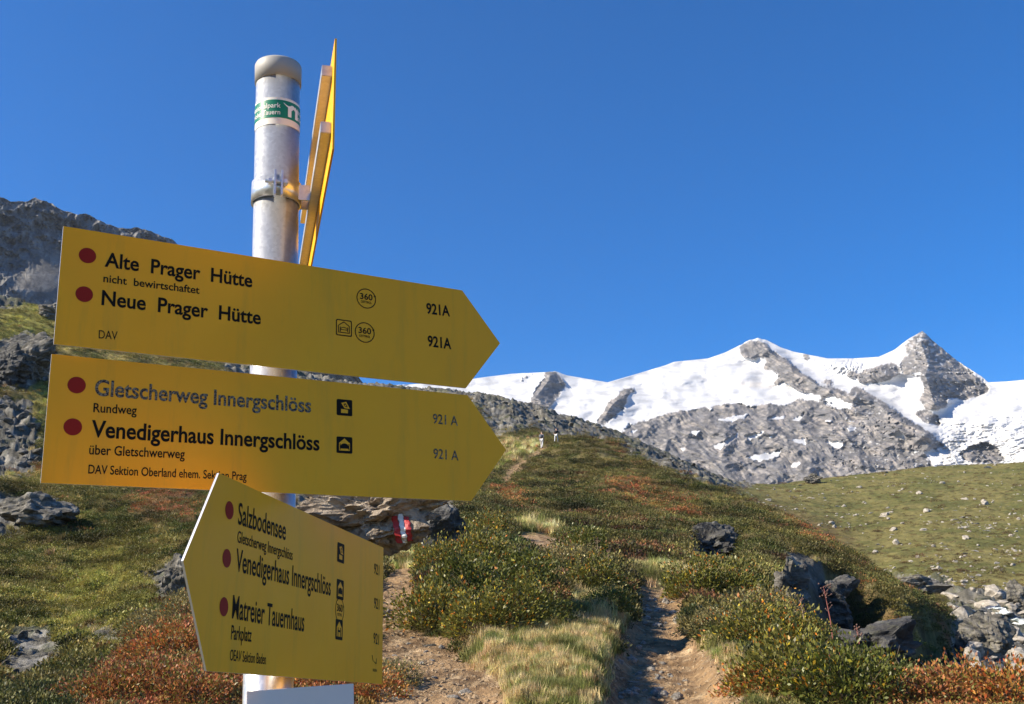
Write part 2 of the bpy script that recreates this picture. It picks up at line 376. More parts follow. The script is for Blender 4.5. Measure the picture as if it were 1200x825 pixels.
# ------------------------------------------------------------------ far mountains
def dist_poly(px, py, pl):
    best = np.full(px.shape, 1e9); t_all = np.zeros(px.shape); side = np.zeros(px.shape); L = 0
    for (x1, y1), (x2, y2) in zip(pl[:-1], pl[1:]):
        dx, dy = x2-x1, y2-y1; l2 = dx*dx+dy*dy
        t = np.clip(((px-x1)*dx+(py-y1)*dy)/l2, 0, 1)
        d = np.hypot(px-x1-t*dx, py-y1-t*dy)
        up = d < best; best = np.where(up, d, best)
    return best
def bas(name, pxs, sil, base_py, r_lo, r_hi, rows, build):
    sx, sy = zip(*sil)
    top = np.interp(pxs, sx, sy); t = np.linspace(0, 1, rows)[:, None]
    bpy_ = np.interp(pxs, *zip(*base_py))
    py = bpy_*(1-t)+top*t; px = np.broadcast_to(pxs, py.shape)
    r, col, jit = build(px, py, t, top)
    py = py+jit*sstep(.8, 1., t)
    a, e = azel(px, py)
    V = np.stack([r*np.sin(a), r*np.cos(a), EYE+r*np.tan(e)], -1)
    back = []; last = V[-1]
    for q, dz in ((1.04, 60), (1.12, 260), (1.3, 700)):
        b = last*q; b[:, 2] = last[:, 2]-dz; back.append(b)
    skirt = V[0]*.93; skirt[:, 2] = V[0][:, 2]-180; sk2 = V[0]*.8; sk2[:, 2] = -60
    V = np.concatenate([sk2[None], skirt[None], V, np.array(back)]); col = np.concatenate([col[:1], col[:1], col, col[-1:], col[-1:], col[-1:]])
    me = mesh_np(name, V.reshape(-1, 3), grid_faces(V.shape[0], V.shape[1]))
    attr_col(me, 'albedo', col.reshape(-1, 3))
    attr_f(me, 'rockshare', np.clip(1.15-2*(col.reshape(-1, 3)[:, 2]-.02), .06, 1))
    return me
def Z2(l): return [(860+x/3.53, 370+y/3.53) for x, y in l]
def Z1(l): return [(540+x/3.53, 370+y/3.53) for x, y in l]
ROCKS = [
 Z1([(640,505),(700,450),(740,440),(870,400),(1000,380),(1130,360),(1200,372)])+Z2([(60,380),(150,362),(210,375),(270,345),(350,355),(400,380),(500,385),(490,372),(370,350),(300,322),(250,300),(160,290),(190,240),(110,215),
   (180,160),(215,175),(285,240),(330,262),(350,292),(430,300),(490,325),(480,293),(530,300),(600,345),(640,372),(680,400),(740,440),(800,475),(850,520),(880,540),(830,555),(780,560),(815,600),(835,640),(760,800),(0,820)])+[(720,620),(640,560)],
 Z2([(30,120),(90,100),(130,112),(155,140),(185,160),(215,180),(295,245),(250,235),(150,200),(130,170),(90,178),(40,175),(22,150)]),
 Z2([(280,158),(310,163),(316,188),(290,182)]),
 Z2([(780,60),(820,92),(880,148),(950,208),(1030,268),(1058,300),(1050,318),(960,350),(880,335),(885,375),(840,392),(790,380),(765,350),(790,300),(770,252),(700,242),(688,190),(720,142),(700,120),(740,88)]),
 Z2([(510,250),(540,225),(600,208),(660,190),(682,210),(687,245),(640,270),(560,282),(508,270)]),
 Z2([(460,235),(515,228),(500,258),(470,255)]),
 Z2([(740,400),(790,385),(830,405),(870,450),(840,455),(780,440)]), Z2([(340,264),(400,268),(430,290),(380,282)]),
 Z2([(930,570),(980,540),(1040,520),(1090,545),(1120,590),(1140,605),(1000,612),(950,595)]),
 Z1([(280,365),(320,290),(352,250),(328,235),(380,226),(412,250),(440,285),(420,312),(390,350),(370,380),(300,380)]), Z1([(240,260),(300,238),(312,243),(256,266),(245,292)]),
 Z1([(560,440),(590,390),(620,350),(650,330),(660,305),(710,298),(735,310),(692,326),(688,370),(650,402),(620,432),(590,455)]), Z1([(840,205),(880,188),(850,208)]), Z1([(1100,155),(1130,140),(1120,160)])]
SNOWS = [Z2(l) for l in ([(-30,432),(0,418),(58,408),(40,426),(0,433)],[(130,421),(205,416),(205,426),(150,431)],[(42,495),(130,476),(105,497),(62,512),(78,528),(60,520)],[(240,432),(290,402),(294,412),(262,437)],
   [(238,510),(290,508),(298,530),(260,528)],[(378,508),(400,520),(455,515),(440,548),(400,542)],[(48,585),(150,568),(202,546),(185,580),(110,603)],[(232,620),(278,602),(262,628)],[(458,468),(512,460),(492,477)],
   [(643,492),(682,473),(704,500),(722,505),(690,513)],[(365,345),(400,333),(450,350),(504,372),(440,372)],[(282,315),(370,335),(335,352),(300,335)],[(160,298),(200,272),(252,300),(262,330),(205,322)],[(370,430),(410,438),(380,445)],[(730,555),(790,560),(745,566)],[(735,235),(770,240),(745,250)],[(0,488),(20,486),(0,510)],[(140,500),(165,502),(150,510)],[(300,505),(330,515),(310,522)])]+\
        [Z1(l) for l in ([(950,480),(1002,473),(972,498)],[(1043,540),(1100,510),(1145,488),(1150,498),(1072,552)],[(1060,432),(1120,418),(1185,408),(1125,438)],[(1020,380),(1048,376),(1030,392)],[(905,550),(932,548),(920,560)],[(700,480),(730,470),(715,490)])]
mrock = raster(ROCKS, 2); msoft = raster(ROCKS, 8); msnow = raster(SNOWS, 0)
RIDGES = [([(1081,388),(1080,405),(1088,428),(1084,440)], 260, 40), ([(1084,440),(1095,472)], 60, 12), ([(1081,388),(1060,402),(1045,420),(1020,435)], 60, 14),
          ([(888,396),(905,415),(930,432),(958,452),(985,462),(1030,472),(1046,490),(1090,510)], 130, 16), ([(888,396),(870,410),(850,420)], 50, 14),
          ([(648,434),(640,450),(622,472)], 90, 12), ([(738,456),(718,474),(703,495)], 80, 10), ([(1050,505),(1085,512),(1105,520)], 60, 10),
          ([(990,440),(1030,430),(1052,428)], 50, 10), ([(900,500),(930,520),(940,545)], 60, 20), ([(830,490),(850,515),(845,540)], 60, 20), ([(985,500),(1000,525),(1010,545)], 60, 18)]
def build_snow(px, py, t, top):
    jx = px+2.2*fbm(px/9, py/7, 4, 301); jy = py+1.8*fbm(px/9+30, py/7, 4, 302)
    mr = samp(mrock, jx, jy); ms = samp(msnow, jx, jy)
    fr = sstep(.35, .65, mr+.28*fbm(px/3, py/3, 3, 305))*(1-sstep(.3, .6, ms))
    dust = sstep(.22, .4, fbm(px/5, py/3, 4, 307)+.25*sstep(430, 400, py))*sstep(960, 1000, px)*.8
    fr = fr*(1-dust*fr*.75)
    r = 2500+1500*np.clip((640-py)/245, 0, 1.2)**1.1
    for pl, amp, w in RIDGES:
        d = dist_poly(px, py, pl); r = r-amp*np.exp(-(d/w)**1.0)*(.3+.7*sstep(.1, .9, samp(msoft, px, py)))
    rk = ridged(px/50, py/34, 3, 311, .5); rf = ridged(px/11+py/15, py/9, 4, 315, .6)
    ua = px*.86+py*.5; ub = py*.86-px*.5+8*noise(px/30, py/30, 9); rstr = ridged(ua/52, ub/11, 4, 318, .55)
    r = r-fr*((rk-.35)*62+(rf-.6)*4+(rstr-.6)*24) - (1-fr)*(fbm(px/60, py/30, 3, 320)*70+fbm(px/12, py/5, 3, 322)*8*sstep(.3, 0, np.abs(noise(px/50, py/25, 6))))
    r = r-np.clip(px-1105, 0, 200)*.9*(1-fr)*sstep(420, 450, py)
    ser = np.exp(-((px-1000)/28)**2-((py-432)/8)**2)
    r = r-ser*ridged(px/6, py/5, 3, 330)*45
    glac = sstep(470, 520, py)*sstep(1080, 1110, px); r = r-glac*(1-fr)*ridged(px/11+py/6, py/4, 4, 335)*26
    snow = np.broadcast_to(colr(.57, .575, .59), px.shape+(3,))
    snow = mixn(snow, colr(.47, .475, .485), sstep(-.05, .35, fbm(px/38+py/20, py/5, 5, 345)))
    snow = mixn(snow, colr(.55, .53, .50), glac*sstep(-.05, .35, fbm(px/20, py/7, 4, 340))*.7)
    band = sstep(5, 0, np.abs(py-(446+.06*(px-800)+3*noise(px/30, py/9, 3))))*sstep(820, 850, px)*sstep(930, 900, px)
    snow = mixn(snow, colr(.66, .60, .52), band*.6)
    rc = mixn(np.broadcast_to(colr(.215, .21, .215), px.shape+(3,)), colr(.36, .325, .30), sstep(-.15, .3, fbm(px/22, py/12, 5, 350)))
    rc = mixn(rc, colr(.17, .16, .155), sstep(.5, .72, ridged(ua/60, ub/9, 5, 377))*.8)
    rc = mixn(rc, colr(.46, .42, .38), sstep(.08, .35, fbm(px/7, py/5, 4, 388)+.3*fbm(px/40, py/25, 2, 389))*.6)
    rc = mixn(rc, colr(.09, .09, .095), sstep(.70, .82, ridged(ua/26, ub/8, 4, 391))*.75)
    rc = mixn(rc, colr(.15, .145, .145), sstep(0, .3, fbm(px/12+py/9, py/5, 5, 352)))
    rc = rc*.78
    sky_j = 1.4*fbm(px/9, py/80, 3, 360)*samp(mrock, px, top+6)
    return r, mixn(snow, rc, fr), sky_j
SIL = [(250,470),(350,458),(450,452),(540,447),(560,443),(600,438),(640,436),(650,435),(665,440),(712,448),(740,440),(780,428),(790,424),(830,420),(850,413),(862,407),(875,400),(888,396),(900,399),(915,407),(930,412),(950,416),(970,420),(1000,420),(1030,418),(1048,410),(1062,399),(1075,391),(1081,388),(1088,394),(1100,405),(1115,417),(1130,428),(1150,441),(1158,448),(1180,447),(1200,445),(1260,440),(1400,452),(1700,470)]
pxs = np.concatenate([np.arange(250, 540, 3.), np.arange(540, 1230, .8), np.arange(1230, 1700, 5.)])
M['mtn'] = terrain_mat('glacier_and_rock', .02, .11, 3.5, .14, True)
me = bas('mountains', pxs, SIL, [(250, 640), (1700, 640)], 2500, 4000, 330, build_snow)
tag(obj('mountains', me, M['mtn']), kind='structure')

mscree = raster([[(15,335),(30,300),(50,285),(70,290),(90,350),(60,360),(15,352)]], 14)
def build_left(px, py, t, top):
    r = 1050+420*np.clip((430-py)/200, 0, 1.3)+1.35*(px+50)
    rk = ridged(px/40, py/32, 5, 401, .58); rf = ridged(px/9, py/12, 4, 405, .6)
    sc = samp(mscree, px+6*noise(px/12, py/12), py)
    low = sstep(300, 345, py)
    r = r-(1-sc)*((rk-.6)*70+(rf-.6)*5)*(1-.4*low)-low*60
    r = r-sc*20
    c = mixn(np.broadcast_to(colr(.12, .12, .122), px.shape+(3,)), colr(.23, .225, .215), sstep(-.1, .3, fbm(px/14, py/14, 5, 410)+low*.15))
    c = mixn(c, colr(.06, .06, .065), sstep(.66, .8, ridged(px/16, py/26, 4, 431))*.7)
    c = mixn(c, colr(.15, .138, .12), sc*.35)*.78
    return r, c, 2.6*fbm(px/9, py/60, 5, 420)
SILL = [(-300,190),(-100,214),(0,231),(14,236),(30,236),(42,232),(60,238),(72,246),(90,251),(102,250),(115,258),(130,264),(150,268),(160,267),(180,272),(203,282),(215,292),(240,302),(300,332),(380,392),(450,480)]
pxs = np.concatenate([np.arange(-300, -20, 4.), np.arange(-20, 230, .8), np.arange(230, 450, 4.)])
M['mtnl'] = terrain_mat('dark_cliff_and_scree', .02, .1, 1.5, .35)
me = bas('hills', pxs, SILL, [(-300, 430), (220, 430), (450, 495)], 900, 1400, 260, build_left)
tag(obj('hills', me, M['mtnl']), kind='structure')

# ------------------------------------------------------------------ ground cover (stuff): low shrubs and grass
rng = np.random.default_rng(7)
src = bpy.data.collections.new('cover_sources')
def leaves_mesh(name, n, rad, hgt, ls, seed, dome=True, lv=((.4, .42, .42), (1.5, 1.45, 1.4)), odd=None, oddp=0., ell=(1, 1)):
    g = np.random.default_rng(seed)
    th = g.uniform(0, 2*np.pi, n); ph = np.arccos(g.uniform(-.1, 1, n)); q = g.uniform(.55, 1.0, n)**.6
    lump = 1+.35*np.sin(th*3+seed)*np.sin(ph*3+seed*2)+.2*g.normal(0, .5, n)
    c = np.stack([np.sin(ph)*np.cos(th)*rad*q*lump*ell[0], np.sin(ph)*np.sin(th)*rad*q*lump*ell[1], np.maximum(np.cos(ph)*hgt*q*lump, -.05*hgt)+hgt*.12], 1)
    out = c/np.linalg.norm(c, axis=1)[:, None]
    d = out+g.normal(0, .55, (n, 3)); d[:, 2] += .35; d /= np.linalg.norm(d, axis=1)[:, None]
    s = np.cross(d, g.normal(0, 1, (n, 3))); s /= np.linalg.norm(s, axis=1)[:, None]
    L = ls*g.uniform(.6, 1.25, n)[:, None]; W = L*.24
    V = np.stack([c, c+d*L*.5+s*W, c+d*L, c+d*L*.5-s*W], 1).reshape(-1, 3)
    me = mesh_np(name, V, np.arange(n*4).reshape(-1, 4), False)
    k = g.uniform(0, 1, n)[:, None]; col = np.array(lv[0])*(1-k)+np.array(lv[1])*k
    if odd is not None:
        w = g.uniform(0, 1, n) < oddp; pick = g.integers(0, len(odd), n); col[w] = np.array(odd)[pick[w]]*g.uniform(.8, 1.2, (w.sum(), 1))
    attr_col(me, 'lv', np.repeat(col, 4, 0))
    return me, c
def blades_mesh(name, n, spread, h, w, seed, lean=.5):
    g = np.random.default_rng(seed); b = np.zeros((n, 3)); b[:, :2] = g.normal(0, spread, (n, 2)); b[:, 2] = -.05*h
    a = g.uniform(0, 2*np.pi, n); o = np.stack([np.cos(a), np.sin(a), 0*a], 1); s = np.stack([-np.sin(a), np.cos(a), 0*a], 1)*w
    hh = h*g.uniform(.5, 1.15, n)[:, None]; ln = lean*g.uniform(.3, 1.2, n)[:, None]*hh; U = np.array([0, 0, 1.])
    m1 = b+U*hh*.55+o*ln*.35; tp = b+U*hh+o*ln
    V = np.stack([b-s, b+s, m1+s*.7, m1-s*.7, tp], 1).reshape(-1, 3)
    i = np.arange(n)[:, None]*5
    Ff = np.concatenate([i+[0, 1, 2], i+[0, 2, 3], i+[3, 2, 4]])
    me = mesh_np(name, V, Ff, False); k = g.uniform(.6, 1.35, n)
    attr_col(me, 'lv', np.repeat(k, 5)[:, None]*np.ones(3))
    return me
def src_obj(me):
    me.materials.append(M['leaf']); o = bpy.data.objects.new(me.name, me); src.objects.link(o)
for i in range(4): src_obj(leaves_mesh(f'c{i}_shrub', 150, .5, .42, .15, 50+i)[0])
for i in range(3): src_obj(blades_mesh(f'd{i}_grass', 70, .2, .8, .016, 80+i))
for i in range(2): src_obj(leaves_mesh(f'e{i}_cushion', 170, .6, .25, .10, 90+i)[0])

def scatter(name, pts, scl, idx, tint, label, cat, tilt=.15, src=src):
    n = len(pts); me = bpy.data.meshes.new(name); me.vertices.add(n); me.vertices.foreach_set('co', pts.astype(np.float32).ravel())
    attr_f(me, 'scl', scl); attr_v(me, 'tint', tint)
    a = me.attributes.new('idx', 'INT', 'POINT'); a.data.foreach_set('value', idx.astype(np.int32))
    rot = np.stack([rng.normal(0, tilt, n), rng.normal(0, tilt, n), rng.uniform(0, 6.283, n)], 1); attr_v(me, 'rot', rot)
    o = obj(name, me)
    ng = bpy.data.node_groups.new(name, 'GeometryNodeTree')
    ng.interface.new_socket('Geometry', in_out='INPUT', socket_type='NodeSocketGeometry'); ng.interface.new_socket('Geometry', in_out='OUTPUT', socket_type='NodeSocketGeometry')
    gi = ng.nodes.new('NodeGroupInput'); go = ng.nodes.new('NodeGroupOutput')
    ip = ng.nodes.new('GeometryNodeInstanceOnPoints'); ci = ng.nodes.new('GeometryNodeCollectionInfo')
    ci.inputs['Collection'].default_value = src; ci.inputs['Separate Children'].default_value = True; ci.inputs['Reset Children'].default_value = True
    ip.inputs['Pick Instance'].default_value = True
    def na(nm, t):
        k = ng.nodes.new('GeometryNodeInputNamedAttribute'); k.data_type = t; k.inputs[0].default_value = nm; return k.outputs[0]
    e2r = ng.nodes.new('FunctionNodeEulerToRotation'); ng.links.new(na('rot', 'FLOAT_VECTOR'), e2r.inputs[0])
    L = ng.links.new
    L(gi.outputs[0], ip.inputs['Points']); L(ci.outputs[0], ip.inputs['Instance']); L(na('idx', 'INT'), ip.inputs['Instance Index'])
    L(e2r.outputs[0], ip.inputs['Rotation']); L(na('scl', 'FLOAT'), ip.inputs['Scale']); L(ip.outputs[0], go.inputs[0])
    md = o.modifiers.new('cover', 'NODES'); md.node_group = ng
    return tag(o, label, cat, kind='stuff')
NP = 170000
u = rng.uniform(0, 1, NP)
lo, hi = math.log(7.2), math.log(330)
sr = np.exp(lo+(hi-lo)*u**1.15); sa = rng.uniform(R(-36), R(36), NP)
sx = sr*np.sin(sa); sy = sr*np.cos(sa); sz = ground_z(sx, sy)
pp = np.stack([sx, sy, sz], 1); ppx, ppy = project(pp)
qx = ppx+9*fbm(ppx/28, ppy/18, 4, 3); qy = ppy+7*fbm(ppx/28+40, ppy/18, 4, 9)
zr, zd, zred, zdry, zg, zm = [samp(Zn[k], qx, qy) for k in ('rock', 'dirt', 'red', 'dry', 'green', 'moraine')]
ran = rng.uniform(0, 1, NP)
keep = (zd < .30+.3*ran**2) & (zr < .25+.75*ran**1.5)
keep &= ~((zm > .5) & (ran < .35))
leftg = sstep(330, 120, qx)*sstep(16, 26, sr)
redn = sstep(.12, .4, fbm(sx/7, sy/4, 4, 120)); dark = sstep(-.1, .25, fbm(sx/5, sy/5, 4, 101)+.6*fbm(sx/1.3, sy/1.3, 4, 102))
tint = np.zeros((NP, 3)); idx = np.zeros(NP, int); scl = np.zeros(NP)
k2 = rng.uniform(0, 1, NP)
def setp(mask, col, kinds, s, jit=.17):
    mask = mask & keep; n = mask.sum()
    tint[mask] = np.array(col)*(1+rng.normal(0, jit, (n, 1)))*(1+rng.normal(0, .07, (n, 3)))
    idx[mask] = rng.choice(kinds, n); scl[mask] = s*rng.uniform(.6, 1.3, n)
SH, GRS, CU = [0, 1, 2, 3], [4, 5, 6], [7, 8]
setp(np.ones(NP, bool), (.130, .118, .036), SH+CU, 1.)
setp(dark > .6*k2+.3, (.062, .070, .020), SH+CU, 1.)
setp(ran > .86, (.26, .21, .09), GRS, 1.)
setp((redn > .5+.9*k2), (.15, .075, .035), SH+CU, 1.)
far = sr > 25
setp((zm > .5), (.17, .15, .048), GRS+CU, .8); setp((zm > .5) & (k2 > .82), (.10, .06, .03), SH, .8); setp((zm > .5) & (k2 < .3), (.14, .14, .045), CU, .8)
setp((zg > .45) & (k2 > .2), (.215, .20, .055), GRS+CU, .9)
setp((zdry > .4) & (k2 > .15), (.62, .48, .23), GRS, 1.25); setp((zdry > .4) & (k2 > .74), (.24, .26, .06), GRS, 1.1); setp((zdry > .4) & (k2 < .30), (.36, .20, .08), GRS, .9); dn = fbm(sx/.8, sy/.8, 3, 610); setp((zdry > .4) & (dn > .12) & (k2 < .75), (.20, .20, .06), GRS, 1.3)
fr_ = (sr > 22)*.35; zq = zred-.35*ran*(sr > 22)
setp((zq > .4) & (k2 > .2+fr_), (.33, .12, .055), SH+CU, .9); setp((zq > .4) & (k2 > .78), (.30, .17, .05), SH, .9); setp((zred > .4) & (k2 < .38), (.16, .15, .05), SH+GRS, .9)
scl *= np.clip(.019*sr, .14, .8)*(1+.0020*np.maximum(sr-33, 0))*np.where(sr > 30, .85, 1.); scl[(idx >= 4) & (idx <= 6)] *= .55; scl[zm > .5] *= .5; scl[(zm > .5) & (idx < 4)] *= 2.2; scl[(zm > .5) & (ran > .97)] *= 1.8
tint *= 1.02; tint *= (1+leftg[:, None]*(zred < .4)[:, None]*np.array([.38, .36, .15]))
pat = fbm(sx/4.5+3, sy/2.6, 4, 510); tint *= (1+1.5*np.clip(pat, -.42, .45)*(1-.6*zm)*(sr > 20))[:, None]
fs = (sr > 34) & (idx < 4); idx[fs] = rng.choice(CU, fs.sum())
sel = keep & (scl > 0)
pts = pp[sel]; pts[:, 2] -= .03
isg = idx[sel] >= 4; isg &= idx[sel] <= 6
scatter('low_shrubs', pts[~isg], scl[sel][~isg], idx[sel][~isg], np.clip(tint[sel][~isg], .01, .8), 'low heath and bilberry cover in green, brown and autumn red over the whole slope', 'ground cover')
scatter('grass', pts[isg], scl[sel][isg], idx[sel][isg], np.clip(tint[sel][isg], .01, .8), 'tufts of green and straw coloured mountain grass all over the slope', 'grass')

# ------------------------------------------------------------------ rocks
import types
def rock_mesh(name, seed, size=(1, 1, .7), sub=4, cuts=16, rough=.10, mat='rock', layer=0.):
    bm = bmesh.new(); bmesh.ops.create_icosphere(bm, subdivisions=sub, radius=1)
    v = np.array([x.co[:] for x in bm.verts]); g = np.random.default_rng(seed)
    for _ in range(cuts):
        nn = g.normal(0, 1, 3); nn /= np.linalg.norm(nn); d = g.uniform(.45, .85)
        s = v@nn-d; v = v-np.outer(np.maximum(s, 0), nn)
    v = v*np.array(size)
    dd = np.linalg.norm(v, axis=1, keepdims=True)+1e-6
    nz = noise3(v*1.6+seed, seed)*rough*1.3+noise3(v*4+seed, seed+1)*rough*.6
    if sub > 4: nz = nz+noise3(v*10+seed, seed+2)*rough*.3
    if sub > 5: nz = nz+noise3(v*21+seed, seed+3)*.045+np.minimum(noise3(v*6.5+seed, seed+4), 0)*.22
    if layer: nz = nz+layer*(np.abs(((v[:, 2]+.35*v[:, 0]+.1*noise3(v*2, 3))*4) % 1-.5)-.25)
    v = v+v/dd*nz[:, None]
    for x, c in zip(bm.verts, v): x.co = c
    for f in bm.faces: f.smooth = False
    me = bpy.data.meshes.new(name); bm.to_mesh(me); bm.free()
    me.materials.append(M[mat]); return me
RM = {k: [rock_mesh('boulder', 10*i+j, s, 3, 14, .09, k) for j, s in enumerate([(1, .8, .6), (1, .7, .45), (.8, .9, .8), (1.2, .6, .35)])] for i, k in enumerate(('rock', 'stone', 'rockdark'))}
def boulders(name, spots, label, cat, group, kind='rock', sink=.25):
    for (px, py, wpx) in spots:
        p, r = hit(px, py)
        s = wpx*r/F*.5*1.05
        o = bpy.data.objects.new(name, random.choice(RM[kind])); C.objects.link(o)
        o.location = p-Vector((0, 0, s*sink*.6)); o.scale = (s, s, s*random.uniform(.8, 1.25)); o.rotation_euler = (random.uniform(-.3, .3), random.uniform(-.3, .3), random.uniform(0, 6.28))
        tag(o, label, cat, group)
random.seed(3)
def inside(poly, n, w, seed, pw=1.6, clus=False):
    g = random.Random(seed); xs = [p[0] for p in poly]; ys = [p[1] for p in poly]; out = []
    while len(out) < n:
        x, y = g.uniform(min(xs), max(xs)), g.uniform(min(ys), max(ys))
        if clus and float(noise(np.array([x/22.]), np.array([y/13.]), 5)[0]) < g.uniform(-.25, .45): continue
        if inpoly(np.array([x]), np.array([y]), poly)[0]: out.append((x, y, w[0]+(w[1]-w[0])*g.random()**pw))
    return out
boulders('boulder', inside([(860,576),(1000,556),(1200,543),(1200,690),(1120,680),(1040,672),(960,620)], 105, (3.5, 12), 1, 2.0, True), 'pale boulder lying in the sunny grass of the moraine hillside', 'boulder', 'boulders on the grassy moraine', 'stone', .1)
boulders('boulder', inside([(1090,640),(1130,640),(1150,690),(1090,680)], 13, (4, 13), 2)+inside([(1120,600),(1150,600),(1130,650),(1100,660)], 12, (3, 10), 21), 'pale boulder in the rubble streak running down the moraine to the stream', 'boulder', 'boulders in the rubble streak', 'rock')
boulders('boulder', inside([(1110,692),(1200,700),(1200,805),(1110,805),(1120,750)], 64, (9, 36), 3), 'angular grey boulder in the stream bed at the right edge', 'boulder', 'boulders in the stream bed', 'stone', .0)
boulders('boulder', inside([(0,462),(36,470),(46,540),(0,556)], 32, (7, 26), 4), 'slabby grey boulder in the scree at the left edge beside the middle sign', 'boulder', 'boulders of the left scree', 'rock')
boulders('boulder', inside([(172,668),(212,655),(222,700),(196,706)], 12, (8, 22), 5), 'grey stone of the small pile left of the lowest yellow sign', 'stone', 'stones of the pile left of the lowest sign', 'rock')
boulders('boulder', inside([(100,732),(130,736),(155,748),(145,758),(110,754)], 9, (5, 14), 6), 'dark stone in the hollow below the green slope at lower left', 'stone', 'stones in the lower left hollow', 'rock')
boulders('boulder', inside([(0,735),(55,740),(80,775),(30,800),(0,815)], 10, (8, 34), 7), 'low grey slab showing through the heath at the bottom left corner', 'boulder', 'slabs at the bottom left corner', 'rock')
boulders('boulder', inside([(570,465),(640,480),(740,515),(860,566),(800,550),(700,505),(600,490)], 34, (5, 16), 8), 'grey block lying on the rocky ridge behind the hikers', 'boulder', 'blocks on the rocky ridge', 'rock')
boulders('boulder', inside([(60,660),(160,640),(180,700),(100,720),(20,700),(10,650)], 7, (3, 8), 9), 'small stone half sunk in the green slope at left', 'stone', 'stones in the left green slope', 'rock')
boulders('path_stone', inside([(725,770),(765,770),(840,825),(715,825)], 60, (5, 20), 10)+inside([(750,700),(790,700),(800,750),(745,760)], 34, (4, 15), 11)+inside([(455,680),(490,680),(540,780),(560,822),(455,822)], 30, (5, 16), 12), 'small pale stone lying loose on the dirt trail', 'stone', 'loose stones on the dirt trail', 'stone', .3)
boulders('path_stone', [(502,757,18), (768,752,14)], 'grey stone the size of a loaf on the bare dirt of the trail', 'stone', 'larger stones on the trail', 'rock', .4)
boulders('path_stone', [(548,812,26)], 'flat pale stone set in the trail at the bottom edge right of the signs', 'stone', None, 'stone', .6)

gsrc = bpy.data.collections.new('gravel_sources')
for i in range(5):
    gm = rock_mesh(f'g{i}_pebble', 700+i, [(1, .8, .5), (1, .7, .6), (.8, .9, .7), (1.1, .6, .4), (.9, .9, .5)][i], 2, 8, .08, 'pebble'); go_ = bpy.data.objects.new(gm.name, gm); gsrc.objects.link(go_)
msrc = bpy.data.collections.new('small_stone_sources')
for i in range(5):
    gm = rock_mesh(f'h{i}_chip', 720+i, [(1, .8, .4), (1, .7, .5), (.8, .9, .6), (1.1, .6, .35), (.9, .9, .4)][i], 2, 8, .08, 'stone'); go_ = bpy.data.objects.new(gm.name, gm); msrc.objects.link(go_)
NG = 26000
g_r = np.exp(rng.uniform(math.log(8), math.log(24), NG)); g_a = rng.uniform(R(-9), R(14), NG); g_x = g_r*np.sin(g_a); g_y = g_r*np.cos(g_a)
g_p = np.stack([g_x, g_y, ground_z(g_x, g_y)], 1); g_px, g_py = project(g_p); g_k = samp(Zn['dirt'], g_px, g_py)+.15*noise(g_x*3, g_y*3, 5) > .3
g_p = g_p[g_k]; g_n = len(g_p); g_s = .006+.030*rng.uniform(0, 1, g_n)**6; g_p[:, 2] -= g_s*.1
scatter('gravel', g_p, g_s, rng.integers(0, 5, g_n), np.ones((g_n, 3)), 'fine gravel and small chips of stone strewn over the dirt trail', 'gravel', .4, gsrc)

# chips of stone too many to count on the moraine and the stream bank
NS = 9000; m_r = np.exp(rng.uniform(math.log(60), math.log(300), NS)); m_a = rng.uniform(R(8), R(34), NS); m_x = m_r*np.sin(m_a); m_y = m_r*np.cos(m_a)
m_p = np.stack([m_x, m_y, ground_z(m_x, m_y)], 1); m_px, m_py = project(m_p); m_n = noise(m_x/9, m_y/9, 5)+.6*noise(m_x/30, m_y/30, 6); m_z = samp(Zn['moraine'], m_px, m_py)
m_k = (m_z > .5) & (m_n > rng.uniform(-.1, .75, NS)); m_p = m_p[m_k]; m_c = len(m_p)
scatter('small_stones', m_p, .10+.38*rng.uniform(0, 1, m_c)**3, rng.integers(0, 5, m_c), np.ones((m_c, 3)), 'small pale stones strewn too thickly to count over the moraine grass', 'stones', .4, msrc)

def outcrop(px, py, w, h, seed, mat, label, name='rock_outcrop', dz=.2, depth=.8, rz=0., layer=.08, r=None, sub=5, tilt=0, rough=.20):
    p, rr = hit(px, py)
    if r: 
        d = ray(px, py); d = d/math.hypot(d.x, d.y); p = Vector((d.x*r, d.y*r, EYE+d.z*r)); rr = r
    W = w*rr/F/2; H = h*rr/F
    me = rock_mesh(name, seed, (1, depth, 1.0), sub, 11, rough, mat, layer)
    co = np.zeros(len(me.vertices)*3); me.vertices.foreach_get('co', co); co = co.reshape(-1, 3)
    mx = np.abs(co).max(0); co = co/np.array([mx[0], mx[1]/depth, mx[2]])*np.array([W, W, H*.62]); co[:, 2] += H*.42
    me.vertices.foreach_set('co', co.ravel()); me.update()
    o = obj(name, me); o.location = p+Vector((0, W*depth*.5, 0)); o.rotation_euler = (0, tilt, rz)
    return tag(o, label, 'rock')
painted = outcrop(440, 650, 225, 120, 5, 'rockwarm', 'big warm brown boulder right of the pole carrying a red and white trail mark', depth=.7, layer=.0, sub=6, rough=.22, r=13.2)
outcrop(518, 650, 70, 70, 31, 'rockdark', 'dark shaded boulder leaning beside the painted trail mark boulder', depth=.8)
outcrop(28, 448, 84, 66, 33, 'rock', 'streaked grey slab outcrop at the left edge beside the top wide sign', layer=.22, tilt=-.35)
outcrop(60, 376, 42, 24, 34, 'rock', 'small grey crag on the green shoulder just left of the top wide sign', layer=.12)
outcrop(25, 618, 96, 46, 35, 'rock', 'layered grey outcrop with a red heath cap at the left edge', layer=.2)
outcrop(8, 452, 50, 50, 36, 'rockdark', 'dark slab wedged below the streaked outcrop at the left edge', layer=.2, tilt=-.3)
outcrop(838, 660, 74, 44, 37, 'rockdark', 'dark broken crag under the brow of the red and green knoll', layer=.15)
